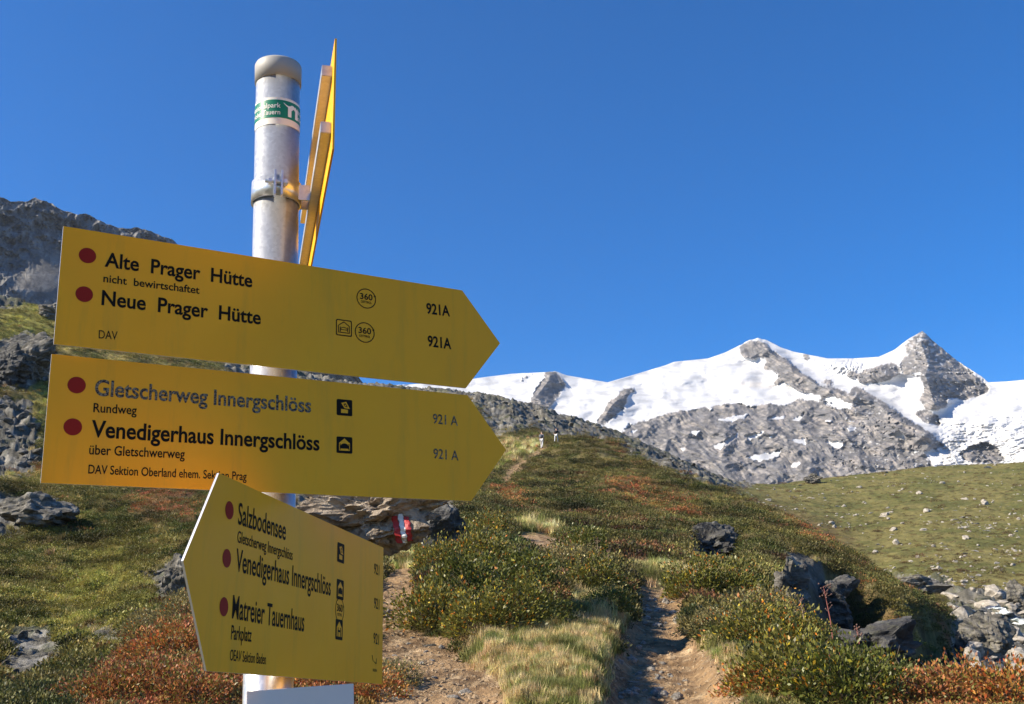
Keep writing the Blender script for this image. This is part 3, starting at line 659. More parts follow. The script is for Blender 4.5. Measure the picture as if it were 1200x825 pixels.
outcrop(930, 714, 50, 62, 48, 'rock', 'upright grey crag with lit top standing in the shaded flank of the knoll', layer=.26, depth=.8, rough=.22, rz=.3)
outcrop(975, 738, 78, 66, 39, 'rockdark', 'dark crag in deep shade right below the upright crag', layer=.14)  # added crag, coloured dark for the shadow beside the upright one
outcrop(1083, 700, 78, 30, 40, 'rock', 'long pale lichen covered boulder at the foot of the moraine', layer=.03, depth=.6)
outcrop(1050, 788, 110, 60, 41, 'rockdark', 'dark block pile in the gully right of the trail heath', layer=.14)  # added blocks whose dark colour stands in for the gully's shadow
outcrop(1150, 770, 60, 60, 42, 'rock', 'leaning slab of the stream bank near the right edge', layer=.12, tilt=.5)
outcrop(1195, 712, 26, 28, 43, 'rock', 'pale square boulder beside the white water at the right edge', layer=.02)
outcrop(955, 567, 26, 14, 44, 'rock', 'pointed crag on the skyline of the grassy moraine', layer=.1)
outcrop(205, 700, 44, 46, 45, 'rock', 'broken grey crag with loose stones left of the lowest sign', layer=.15)
outcrop(455, 780, 0.1+30, 18, 46, 'rockdark', 'dark root clump of earth beside the lowest sign', name='earth_bank', layer=.02) if False else None

# trail mark: three paint stripes lying on the boulder's face
bpy.context.view_layer.update()
mw = painted.matrix_world
bvh = BVHTree.FromPolygons([mw@v.co for v in painted.data.vertices], [p.vertices[:] for p in painted.data.polygons])
pm = [simple('red_paint', (.42, .03, .035), .6), simple('white_paint', (.72, .71, .68), .6)]
tm = empty('trail_mark'); O = Vector((0, 0, EYE)); made = []
def stripe(xl, xr, xl2, xr2, y0, y1, mat, nm):
    V = []; ok = True; n, mrow = 9, 22
    for j in range(mrow):
        tt = j/(mrow-1)
        for i in range(n):
            x = lerp(lerp(xl, xr, i/(n-1)), lerp(xl2, xr2, i/(n-1)), tt)+.5*math.sin(j*1.3)*(i in (0, n-1)); y = lerp(y0, y1, tt)
            d = ray(x, y).normalized(); h = bvh.ray_cast(O, d)
            V.append((h[0]+h[1]*.012) if h[0] is not None else None)
    Fc = []
    for j in range(mrow-1):
        for i in range(n-1):
            q = (j*n+i, j*n+i+1, (j+1)*n+i+1, (j+1)*n+i)
            if all(V[k] is not None for k in q) and max((V[q[0]]-V[k]).length for k in q) < .4: Fc.append(q)
    me = bpy.data.meshes.new(nm); me.from_pydata([v if v is not None else Vector((0, 0, -50)) for v in V], [], Fc)
    b = bmesh.new(); b.from_mesh(me); bmesh.ops.delete(b, geom=[v for v in b.verts if not v.link_faces], context='VERTS'); b.to_mesh(me); b.free()
    return obj(nm, me, mat, tm)
stripe(459, 466, 465, 472, 605, 636, pm[0], 'red_stripe'); stripe(466.5, 472, 472.5, 478, 602, 636, pm[1], 'white_stripe'); stripe(472.5, 479, 478.5, 484, 606, 634, pm[0], 'red_stripe')
tag(tm, 'red white red painted trail mark on the face of the big brown boulder', 'trail mark')

# stream
mt, nt, b = newmat('white_water'); g = N(nt, 'ShaderNodeNewGeometry'); n1 = noise_node(nt, 3, 6, .7, g.outputs['Position'])
r_ = ramp(nt, n1.outputs[0], [(.4, (.35, .42, .45)), (.55, (.85, .87, .88))]); nt.links.new(r_.outputs[0], b.inputs['Base Color']); b.inputs['Roughness'].default_value = .25
bump(nt, b, n1.outputs[0], .15)
V = []; pl = [(1150, 708, 9), (1165, 717, 9), (1180, 724, 11), (1195, 732, 12), (1215, 742, 14), (1240, 756, 18)]
pts_ = []
for i in range(len(pl)-1):
    for k in range(8):
        t = k/8; pts_.append(tuple(lerp(pl[i][q], pl[i+1][q], t) for q in range(3)))
for x, y, w in pts_:
    p, r = hit(x, y); hw = w*r/F*.9
    for sgn in (-1, -.5, 0, .5, 1):
        qx_, qy_ = p.x+sgn*hw*.5, p.y+sgn*hw*-.9
        V.append((qx_, qy_, p.z+.12+.06*math.sin(x*3+sgn*4)))
tag(obj('stream', mesh_np('stream', V, grid_faces(len(pts_), 5)), mt), kind='structure')

# ------------------------------------------------------------------ bushes
def copy_tree(o, parent=None):
    c = o.copy(); C.objects.link(c); c.parent = parent
    for ch in list(o.children): copy_tree(ch, c)
    return c
def stems_bm(cs, seed, n=60, w=.009):
    g = random.Random(seed); bm = bmesh.new()
    for _ in range(n):
        e = Vector(cs[g.randrange(len(cs))])*g.uniform(.8, 1.22); b0 = Vector((g.uniform(-.1, .1), g.uniform(-.1, .1), -.1)); mid = (b0+e)/2+Vector((g.uniform(-.08, .08), g.uniform(-.08, .08), .05))
        prev = None
        for p, rr in ((b0, w), (mid, w*.7), (e, w*.3)):
            ring = [bm.verts.new(p+Vector((math.cos(a)*rr, math.sin(a)*rr, 0))) for a in (0, 2.1, 4.2)]
            if prev:
                for k in range(3): bm.faces.new((prev[k], prev[(k+1) % 3], ring[(k+1) % 3], ring[k]))
            prev = ring
    return bm
def bush_proto(seed, tint, odd, oddp, n=3800, ls=.062, hgt=.62):
    t = empty('alpine_bush')
    me, c = leaves_mesh('foliage', n, .62, hgt, ls, seed, lv=((.55, .55, .5), (1.35, 1.35, 1.1)), odd=odd, oddp=oddp)
    attr_col(me, 'tint', np.tile(tint, (len(me.vertices), 1)))
    obj('foliage', me, M['bush'], t); obj('stems', stems_bm(c, seed), M['stem'], t)
    return t
YO = [(2.6, 1.5, .6), (2.9, 1.0, .5), (3.0, 2.4, .8)]
BP = {'green': [bush_proto(201, (.14, .14, .036), YO, .10), bush_proto(202, (.11, .12, .03), YO, .07), bush_proto(203, (.17, .16, .042), YO, .12)],
      'red': [bush_proto(211, (.34, .125, .055), [(.5, 1.1, .6), (.5, 1.3, .6), (1.2, 1.7, 1.)], .45, 2600, .06, .45), bush_proto(212, (.42, .20, .06), [(1.0, .5, .5), (.42, .75, .6)], .5, 2600, .06, .45)],
      'dull': [bush_proto(221, (.25, .21, .10), YO, .05, 3000, .06, .5), bush_proto(222, (.20, .185, .065), [(2.2, 1.0, .7)], .15, 3000, .06, .5)]}
for l in BP.values():
    for o in l: o['proto'] = 1
used = set()
def bush(px, py, wpx, kind, label, group='bushes beside the trail'):
    k = BP[kind][(int(px)+int(py)) % len(BP[kind])]
    o = k if id(k) not in used else copy_tree(k); used.add(id(k))
    p, r = hit(px, py); s = wpx*r/F/1.02
    o.location = p-Vector((0, 0, .04)); o.rotation_euler = (0, 0, random.uniform(0, 6.28)); o.scale = (s, s, s*random.uniform(.85, 1.1))
    if 'proto' in o: del o['proto']
    tag(o, label, 'bush', group)
BUSHES = [
 (512,735,78,'green','leafy green bush at the left front of the big clump, beside the bare dirt'), (566,744,84,'green','leafy bush at the front middle of the big clump, above the dry grass'),
 (610,728,84,'green','tall leafy bush in the middle of the big clump, above the dry grass'), (545,704,82,'green','broad leafy bush in the heart of the clump right of the lowest sign'),
 (606,694,82,'green','broad dark bush at the right of the clump, left of the small dirt track'), (512,672,54,'green','yellow-green bush just right of the trail mark boulder, at the back of the clump'),
 (560,666,62,'green','deep green bush high in the clump, under the tip of the middle sign'), (470,664,36,'dull','small pale bush at the foot of the red and white trail mark'),
 (536,640,46,'green','dark bush right under the lower corner of the middle sign'), (575,630,42,'green','shadowed bush furthest back below the sign tip'),
 (668,668,58,'dull','olive bush right of the small dirt track'), (696,690,56,'green','dark bush above the dry grass bank, left of the trail'), (684,655,54,'green','round bush furthest up the small track'),
 (716,716,46,'green','dark bush overhanging the left bank of the trail'), (648,712,50,'red','rusty low bush in the dry grass left of the trail'),
 (812,700,58,'green','green bush at the upper right bend of the trail'), (852,705,74,'green','bright leafy bush right of the trail bend, higher than its neighbours'),
 (892,728,72,'dull','greyish twiggy bush left of the upright crag'), (842,742,62,'dull','straw-flecked bush on the right bank of the trail'), (890,762,84,'green','leafy bush halfway down the right bank'),
 (932,768,74,'green','leafy bush beneath the upright crag'), (972,798,72,'dull','dull bush around the tall dead stalks'), (1022,818,70,'green','green bush at the edge of the dark gully'),
 (925,808,88,'green','wide green bush near the bottom edge right of the trail'), (990,826,96,'green','green bush cut by the bottom edge, right of the trail'), (885,812,62,'red','red-brown bush by the bottom edge right of the trail'),
 (1070,826,84,'red','red low bush at the bottom right, left of the red heath patch'), (1130,822,90,'red','red low bush in the heath patch in the bottom right corner'), (1185,826,84,'red','rusty bush at the very bottom right corner'),
 (130,822,80,'red','orange bush at the bottom edge, furthest left of the autumn shrubs'), (182,812,84,'red','orange-red bush at the bottom edge left of the lowest sign'), (232,822,84,'red','red bush at the bottom edge just left of the pole'),
 (205,768,76,'red','yellow-orange bush left of the lower edge of the lowest sign'), (222,728,66,'dull','green-gold bush touching the left tip of the lowest sign'), (262,800,70,'red','red bush under the lower left corner of the lowest sign'),
 (375,806,60,'red','crimson bush seen between the lowest sign and the white plate'), (440,815,60,'red','crimson bush right of the white plate under the lowest sign corner'),
 (462,800,50,'dull','grey twiggy bush beside the lower right corner of the lowest sign'), (175,745,56,'dull','yellow-green bush on the brow above the autumn shrubs at left')]
for b_ in BUSHES: bush(*b_)
for l in BP.values():
    for o in l:
        if 'proto' in o:
            for ch in list(o.children): bpy.data.objects.remove(ch)
            bpy.data.objects.remove(o)

# tall dead stalks
def stalk(px, py, hpx, label, seed, red=True):
    p, r = hit(px, py); h = hpx*r/F; g = random.Random(seed); bm = bmesh.new()
    def tube(a, b, r0, r1):
        d = (b-a).normalized(); s = d.cross(Vector((.3, 1, .2))).normalized(); t_ = d.cross(s)
        A = [bm.verts.new(a+(s*math.cos(q)+t_*math.sin(q))*r0) for q in (0, 2.1, 4.2)]; B = [bm.verts.new(b+(s*math.cos(q)+t_*math.sin(q))*r1) for q in (0, 2.1, 4.2)]
        for k in range(3): bm.faces.new((A[k], A[(k+1) % 3], B[(k+1) % 3], B[k]))
    top = Vector((g.uniform(-.08, .12)*h, 0, h)); mid = top*.5+Vector((.02*h, 0, 0))
    tube(Vector((0, 0, -.05)), mid, .010, .008); tube(mid, top, .008, .005)
    t = empty('dead_stalk', p); st = obj('stem', bm, simple('red_brown_stem', (.20, .06, .05) if red else (.28, .21, .12), .8), t)
    bm = bmesh.new()
    for i in range(16):
        q = top*g.uniform(.62, 1.02); e = q+Vector((g.uniform(-.09, .09), g.uniform(-.09, .09), g.uniform(.02, .08)))*h*1.2
        tube(q, e, .003, .002); bmesh.ops.create_icosphere(bm, subdivisions=1, radius=.012, matrix=Matrix.Translation(e))
    obj('seed_heads', bm, simple('seed_head', (.16, .09, .07), .9), t)
    tag(t, label, 'plant', 'dead flower stalks')
stalk(978, 765, 70, 'tallest reddish dead stalk standing over the right bank bushes', 1); stalk(985, 752, 48, 'shorter reddish dead stalk just right of the tallest one', 2)
stalk(944, 745, 36, 'pale dead stalk left of the tall reddish ones', 3, False); stalk(1010, 778, 38, 'thin dead stalk at the gully edge right of the tall ones', 4)
stalk(700, 668, 34, 'straw stalk above the dry grass left of the trail', 5, False); stalk(712, 676, 30, 'straw stalk nearest the trail bend', 6, False)

# ------------------------------------------------------------------ hikers
def skin_mesh(name, verts, edges, rad, mat, parent, sub=1):
    me = bpy.data.meshes.new(name); me.from_pydata(verts, edges, []); o = bpy.data.objects.new(name, me); C.objects.link(o)
    sk = o.modifiers.new('s', 'SKIN'); sk.use_smooth_shade = True
    for i, r in enumerate(rad): me.skin_vertices[0].data[i].radius = (r, r) if not isinstance(r, tuple) else r
    me.skin_vertices[0].data[0].use_root = True
    ss = o.modifiers.new('u', 'SUBSURF'); ss.levels = sub; ss.render_levels = sub
    dg = bpy.context.evaluated_depsgraph_get(); m2 = bpy.data.meshes.new_from_object(o.evaluated_get(dg))
    bpy.data.objects.remove(o); m2.materials.clear(); m2.materials.append(mat); m2.name = name
    q = bpy.data.objects.new(name, m2); C.objects.link(q); q.parent = parent
    return q
def hiker(px, py, hpx, shirt, trousers, pack, hat, label, stride, rz):
    p, r = hit(px, py, 60); s = hpx*r/F/1.75
    t = empty('person', p, rz); t.scale = (s, s, s)
    k = stride
    J = {'pel': (0, 0, .95), 'spi': (0, .03, 1.15), 'che': (0, .06, 1.36), 'nec': (0, .09, 1.5), 'hea': (0, .12, 1.62), 'cro': (0, .12, 1.70),
         'ls': (-.19, .06, 1.42), 'le': (-.26, .0+.1*k, 1.16), 'lw': (-.24, .18+.12*k, .98), 'lh': (-.23, .24+.12*k, .92),
         'rs': (.19, .06, 1.42), 're': (.26, .0-.1*k, 1.16), 'rw': (.24, .12-.12*k, .96), 'rh': (.23, .16-.12*k, .89),
         'lp': (-.10, 0, .90), 'lk': (-.11, .16*k+.04, .50), 'la': (-.11, .20*k-.04, .09), 'lt': (-.12, .20*k+.14, .04),
         'rp': (.10, 0, .90), 'rk': (.11, -.10*k+.06, .50), 'ra': (.11, -.26*k-.02, .11), 'rt': (.12, -.26*k+.15, .04)}
    rad = {'pel': .13, 'spi': .12, 'che': .14, 'nec': .055, 'hea': .095, 'cro': .07, 'ls': .06, 'le': .042, 'lw': .03, 'lh': .035, 'rs': .06, 're': .042, 'rw': .03, 'rh': .035,
           'lp': .09, 'lk': .058, 'la': .04, 'lt': .035, 'rp': .09, 'rk': .058, 'ra': .04, 'rt': .035}
    E_ = [('pel', 'spi'), ('spi', 'che'), ('che', 'nec'), ('nec', 'hea'), ('hea', 'cro'), ('che', 'ls'), ('ls', 'le'), ('le', 'lw'), ('lw', 'lh'), ('che', 'rs'), ('rs', 're'), ('re', 'rw'), ('rw', 'rh'),
          ('pel', 'lp'), ('lp', 'lk'), ('lk', 'la'), ('la', 'lt'), ('pel', 'rp'), ('rp', 'rk'), ('rk', 'ra'), ('ra', 'rt')]
    def mk(nm, keys, mat, gain=1.):
        ks = [x for x in J if x in keys]; ix = {x: i for i, x in enumerate(ks)}
        return skin_mesh(nm, [J[x] for x in ks], [(ix[a], ix[b]) for a, b in E_ if a in ix and b in ix], [rad[x]*gain for x in ks], mat, t)
    mk('body', set(J), simple('skin', (.45, .27, .19), .6))
    mk('jacket', {'pel', 'spi', 'che', 'ls', 'le', 'rs', 're'}, simple('jacket', shirt, .9), 1.18)
    mk('trousers', {'pel', 'lp', 'lk', 'la', 'rp', 'rk', 'ra'}, simple('trousers', trousers, .9), 1.22)
    for a, b in (('la', 'lt'), ('ra', 'rt')):
        skin_mesh('boot', [J[a], J[b]], [(0, 1)], [.055, .045], simple('boot', (.05, .04, .03), .8), t)
    bp = skin_mesh('backpack', [(0, -.14, 1.05), (0, -.15, 1.25), (0, -.13, 1.48)], [(0, 1), (1, 2)], [(.17, .11), (.19, .13), (.15, .09)], simple('pack', pack, .85), t)
    skin_mesh('hat', [(0, .12, 1.70), (0, .11, 1.77)], [(0, 1)], [.115, .06], simple('hat', hat, .9), t)
    return tag(t, label, 'person', 'hikers on the trail crest')
hiker(635, 526, 21, (.12, .13, .15), (.62, .60, .58), (.10, .11, .13), (.30, .28, .26), 'hiker in pale trousers with a grey backpack, lower on the trail nearer the sign tip', 1., R(-20))
hiker(652, 519, 18, (.02, .02, .025), (.60, .60, .60), (.02, .02, .02), (.03, .03, .03), 'hiker in a black top walking ahead, higher on the trail', -1., R(-25))

# ------------------------------------------------------------------ signpost
def galv(name, base=(.62, .63, .64), rough=.38):
    mt, nt, b = newmat(name); t = N(nt, 'ShaderNodeTexCoord'); co = t.outputs['Object']
    v = N(nt, 'ShaderNodeTexVoronoi'); v.inputs['Scale'].default_value = 260; nt.links.new(co, v.inputs['Vector'])
    n1 = noise_node(nt, 35, 6, .65, co)
    mx = mixc(nt, .5, v.outputs['Color'], n1.outputs[0]); bw_ = N(nt, 'ShaderNodeRGBToBW'); nt.links.new(mx, bw_.inputs[0])
    r = ramp(nt, bw_.outputs[0], [(.3, tuple(c*.9 for c in base)), (.7, tuple(min(1, c*1.06) for c in base))]); nt.links.new(r.outputs[0], b.inputs['Base Color'])
    mr = N(nt, 'ShaderNodeMapRange'); nt.links.new(bw_.outputs[0], mr.inputs[0]); mr.inputs[3].default_value = rough-.05; mr.inputs[4].default_value = rough+.06; nt.links.new(mr.outputs[0], b.inputs['Roughness'])
    b.inputs['Metallic'].default_value = .72; bump(nt, b, bw_.outputs[0], .00012, .3)
    return mt
M['galv'] = galv('galvanised_steel', (.66, .67, .68), .33); M['alu'] = galv('aluminium_rail', (.55, .55, .56), .45)
def yellow_mat(name):
    mt, nt, b = newmat(name); t = N(nt, 'ShaderNodeTexCoord'); co = t.outputs['Object']
    n1 = noise_node(nt, 9, 5, .6, co); n2 = noise_node(nt, 420, 2, .5, co)
    r = ramp(nt, n1.outputs[0], [(.3, (.93, .415, .004)), (.7, (.97, .45, .005))]); nt.links.new(r.outputs[0], b.inputs['Base Color'])
    # tiny dust specks
    n3 = noise_node(nt, 90, 3, .5, co); sp = ramp(nt, n3.outputs[0], [(.76, (0, 0, 0)), (.79, (.7,)*3)])
    nt.links.new(mixc(nt, sp.outputs[0], r.outputs[0], (.35, .26, .08)), b.inputs['Base Color'])
    mp = N(nt, 'ShaderNodeMapping'); mp.inputs['Scale'].default_value = (26, 3, 26); nt.links.new(co, mp.inputs[0]); n4 = noise_node(nt, 1, 6, .7, mp.outputs[0])
    st_ = ramp(nt, n4.outputs[0], [(.52, (0, 0, 0)), (.78, (.45,)*3)]); last = b.inputs['Base Color'].links[0].from_socket
    nt.links.new(mixc(nt, st_.outputs[0], last, (.50, .30, .03)), b.inputs['Base Color'])
    n5 = noise_node(nt, 14, 6, .7, co); mr = N(nt, 'ShaderNodeMapRange'); nt.links.new(n5.outputs[0], mr.inputs[0]); mr.inputs[3].default_value = .34; mr.inputs[4].default_value = .58; nt.links.new(mr.outputs[0], b.inputs['Roughness'])
    b.inputs['Specular IOR Level'].default_value = .3; bump(nt, b, n2.outputs[0], .0002, .4)
    return mt
M['yellow'] = yellow_mat('yellow_enamel'); M['black'] = simple('black_lettering', (.012, .010, .007), .6, 0, .1); M['dot'] = simple('maroon_marker', (.30, .018, .010), .55, 0, .15)
M['capm'] = simple('grey_plastic_cap', (.38, .36, .33), .55); M['plate'] = simple('white_plate', (.76, .70, .66), .5); M['edge'] = simple('bare_aluminium_edge', (.75, .75, .76), .35, .7)
mt, nt, b = newmat('worn_lettering'); g = N(nt, 'ShaderNodeTexCoord'); n1 = noise_node(nt, 420, 4, .6, g.outputs['Object']); r_ = ramp(nt, n1.outputs[0], [(.42, (.02, .02, .03)), (.50, (.12, .105, .07)), (.60, (.27, .24, .17))])
nt.links.new(r_.outputs[0], b.inputs['Base Color']); b.inputs['Roughness'].default_value = .6; b.inputs['Specular IOR Level'].default_value = .15; M['worn'] = mt
mt, nt, b = newmat('half_worn_lettering'); g = N(nt, 'ShaderNodeTexCoord'); n1 = noise_node(nt, 300, 4, .6, g.outputs['Object']); r_ = ramp(nt, n1.outputs[0], [(.46, (.012, .011, .012)), (.60, (.22, .20, .14))])
nt.links.new(r_.outputs[0], b.inputs['Base Color']); b.inputs['Roughness'].default_value = .5; M['halfworn'] = mt
POST_A = Vector((-.3074, 1.3224, 1.5948)); POST_D = Vector((-.010, -.052, .9986)).normalized(); PR = .030
def post_at(z): return POST_A+POST_D*((z-POST_A.z)/POST_D.z)
def axes_mat(o, x, y, z):
    mm = Matrix.Identity(4)
    for i in range(3): mm[i][0] = x[i]; mm[i][1] = y[i]; mm[i][2] = z[i]; mm[i][3] = o[i]
    return mm
def cyl(bm, r0, r1, z0, z1, seg=48, bev=0):
    rings = []
    prof = [(r0, z0), (r1, z1)] if not bev else [(r0, z0), (r1, z1-bev), (r1-bev*.3, z1-bev*.3), (r1-bev, z1)]
    for r, z in prof: rings.append([bm.verts.new((r*math.cos(6.28318*k/seg), r*math.sin(6.28318*k/seg), z)) for k in range(seg)])
    for a, b in zip(rings[:-1], rings[1:]):
        for k in range(seg):
            f = bm.faces.new((a[k], a[(k+1) % seg], b[(k+1) % seg], b[k])); f.smooth = True
    bm.faces.new(rings[-1]); bm.faces.new(rings[0][::-1])
base_p = post_at(.12)
sp = empty('signpost'); yv = POST_D.cross(Vector((1, 0, 0))).normalized(); xv = yv.cross(POST_D)
sp.matrix_world = axes_mat(base_p, xv, yv, POST_D)
def post_len(z): return (z-base_p.z)/POST_D.z
# where along the pole a photo row falls
def pz(py):
    best = None
    for i in range(4000):
        z = 1.4+i*.0003; q = post_at(z)-Vector((0, 0, EYE)); yy = 412.5-F*q.dot(UP)/q.dot(FW)
        if yy <= py: return post_len(z)
    return post_len(z)
ztop = pz(80); zcap = pz(100)
bm = bmesh.new(); cyl(bm, PR, PR, -.6, ztop-.004); obj('pole', bm, M['galv'], sp)
bm = bmesh.new(); cyl(bm, PR+.0018, PR+.0022, zcap, ztop+.004, 64, .004); cap = obj('cap', bm, M['capm'], sp)
# sticker band round the pole
def band(name, z0, z1, rad, mat, parent):
    seg = 96; V = []; 
    for z in (z0, z1):
        for k in range(seg+1): V.append((rad*math.cos(6.28318*k/seg), rad*math.sin(6.28318*k/seg), z))
    return obj(name, mesh_np(name, V, grid_faces(2, seg+1)), mat, parent)
zs0, zg0, zg1, zs1 = pz(157), pz(149.5), pz(129), pz(126)
st = band('sticker', zs0, zs1, PR+.0004, simple('sticker_white', (.78, .75, .66), .45), sp)
band('green_band', zg0, zg1, PR+.0007, simple('sticker_green', (.006, .19, .10), .4), st)

# text
def text_mesh(s, bold=0.):
    cu = bpy.data.curves.new('t', 'FONT'); cu.body = s; cu.size = 1; cu.offset = bold; cu.resolution_u = 4
    o = bpy.data.objects.new('t', cu); C.objects.link(o); dg = bpy.context.evaluated_depsgraph_get()
    me = bpy.data.meshes.new_from_object(o.evaluated_get(dg)); bpy.data.objects.remove(o)
    return me
_cap = {}
def capheight(bold):
    if bold not in _cap:
        me = text_mesh('H', bold); zz = [v.co.y for v in me.vertices]; _cap[bold] = (min(zz), max(zz))
    return _cap[bold]
def text_np(s, bold):
    me = text_mesh(s, bold); co = np.zeros(len(me.vertices)*3); me.vertices.foreach_get('co', co); return me, co.reshape(-1, 3)
MW = simple('sticker_lettering', (.80, .78, .70), .45)
def wrap_text(s, a0, a1, z0, h, parent, rad=PR+.001, mat=MW):
    me, co = text_np(s, .01); lo_, hi_ = capheight(.01)
    x = (co[:, 0]-co[:, 0].min())/(co[:, 0].max()-co[:, 0].min()); a = a0+(a1-a0)*x; z = z0+(co[:, 1]-lo_)/(hi_-lo_)*h
    co2 = np.stack([rad*np.cos(a), rad*np.sin(a), z], 1); me.vertices.foreach_set('co', co2.ravel()); me.update()
    return obj('lettering', me, mat, parent)
va = math.atan2(-1.28, .31)           # side of the pole that faces the viewer
hgr = zg1-zg0
wrap_text('Nationalpark', va-1.55, va+.12, zg0+hgr*.54, hgr*.27, st); wrap_text('Hohe Tauern', va-1.42, va+.10, zg0+hgr*.16, hgr*.27, st)
wrap_text('Nationalpark', va+.85, va+2.5, zg0+hgr*.54, hgr*.27, st); wrap_text('Hohe Tauern', va+.85, va+2.3, zg0+hgr*.16, hgr*.27, st)
# eagle-like gate emblem: a slanted bar over two legs
def wrap_poly(poly, a0, sc, z0, parent):
    bm = bmesh.new(); vs = [bm.verts.new((x, y, 0)) for x, y in poly]; bm.faces.new(vs); bmesh.ops.triangulate(bm, faces=bm.faces[:])
    for v in bm.verts:
        a = a0+v.co.x*sc/PR; v.co = Vector(((PR+.0011)*math.cos(a), (PR+.0011)*math.sin(a), z0+v.co.y*sc))
    return obj('emblem', bm, MW, parent)
wrap_poly([(0, 1), (.75, .95), (1.25, .78), (1.25, 0), (.95, 0), (.95, .6), (.8, .68), (.62, .5), (.62, 0), (.35, 0), (.35, .7), (.2, .8)], va+.22, hgr*.74, zg0+hgr*.12, st)
tag(sp, 'round galvanised steel pole with grey cap and green sticker carrying the yellow signs', 'signpost')

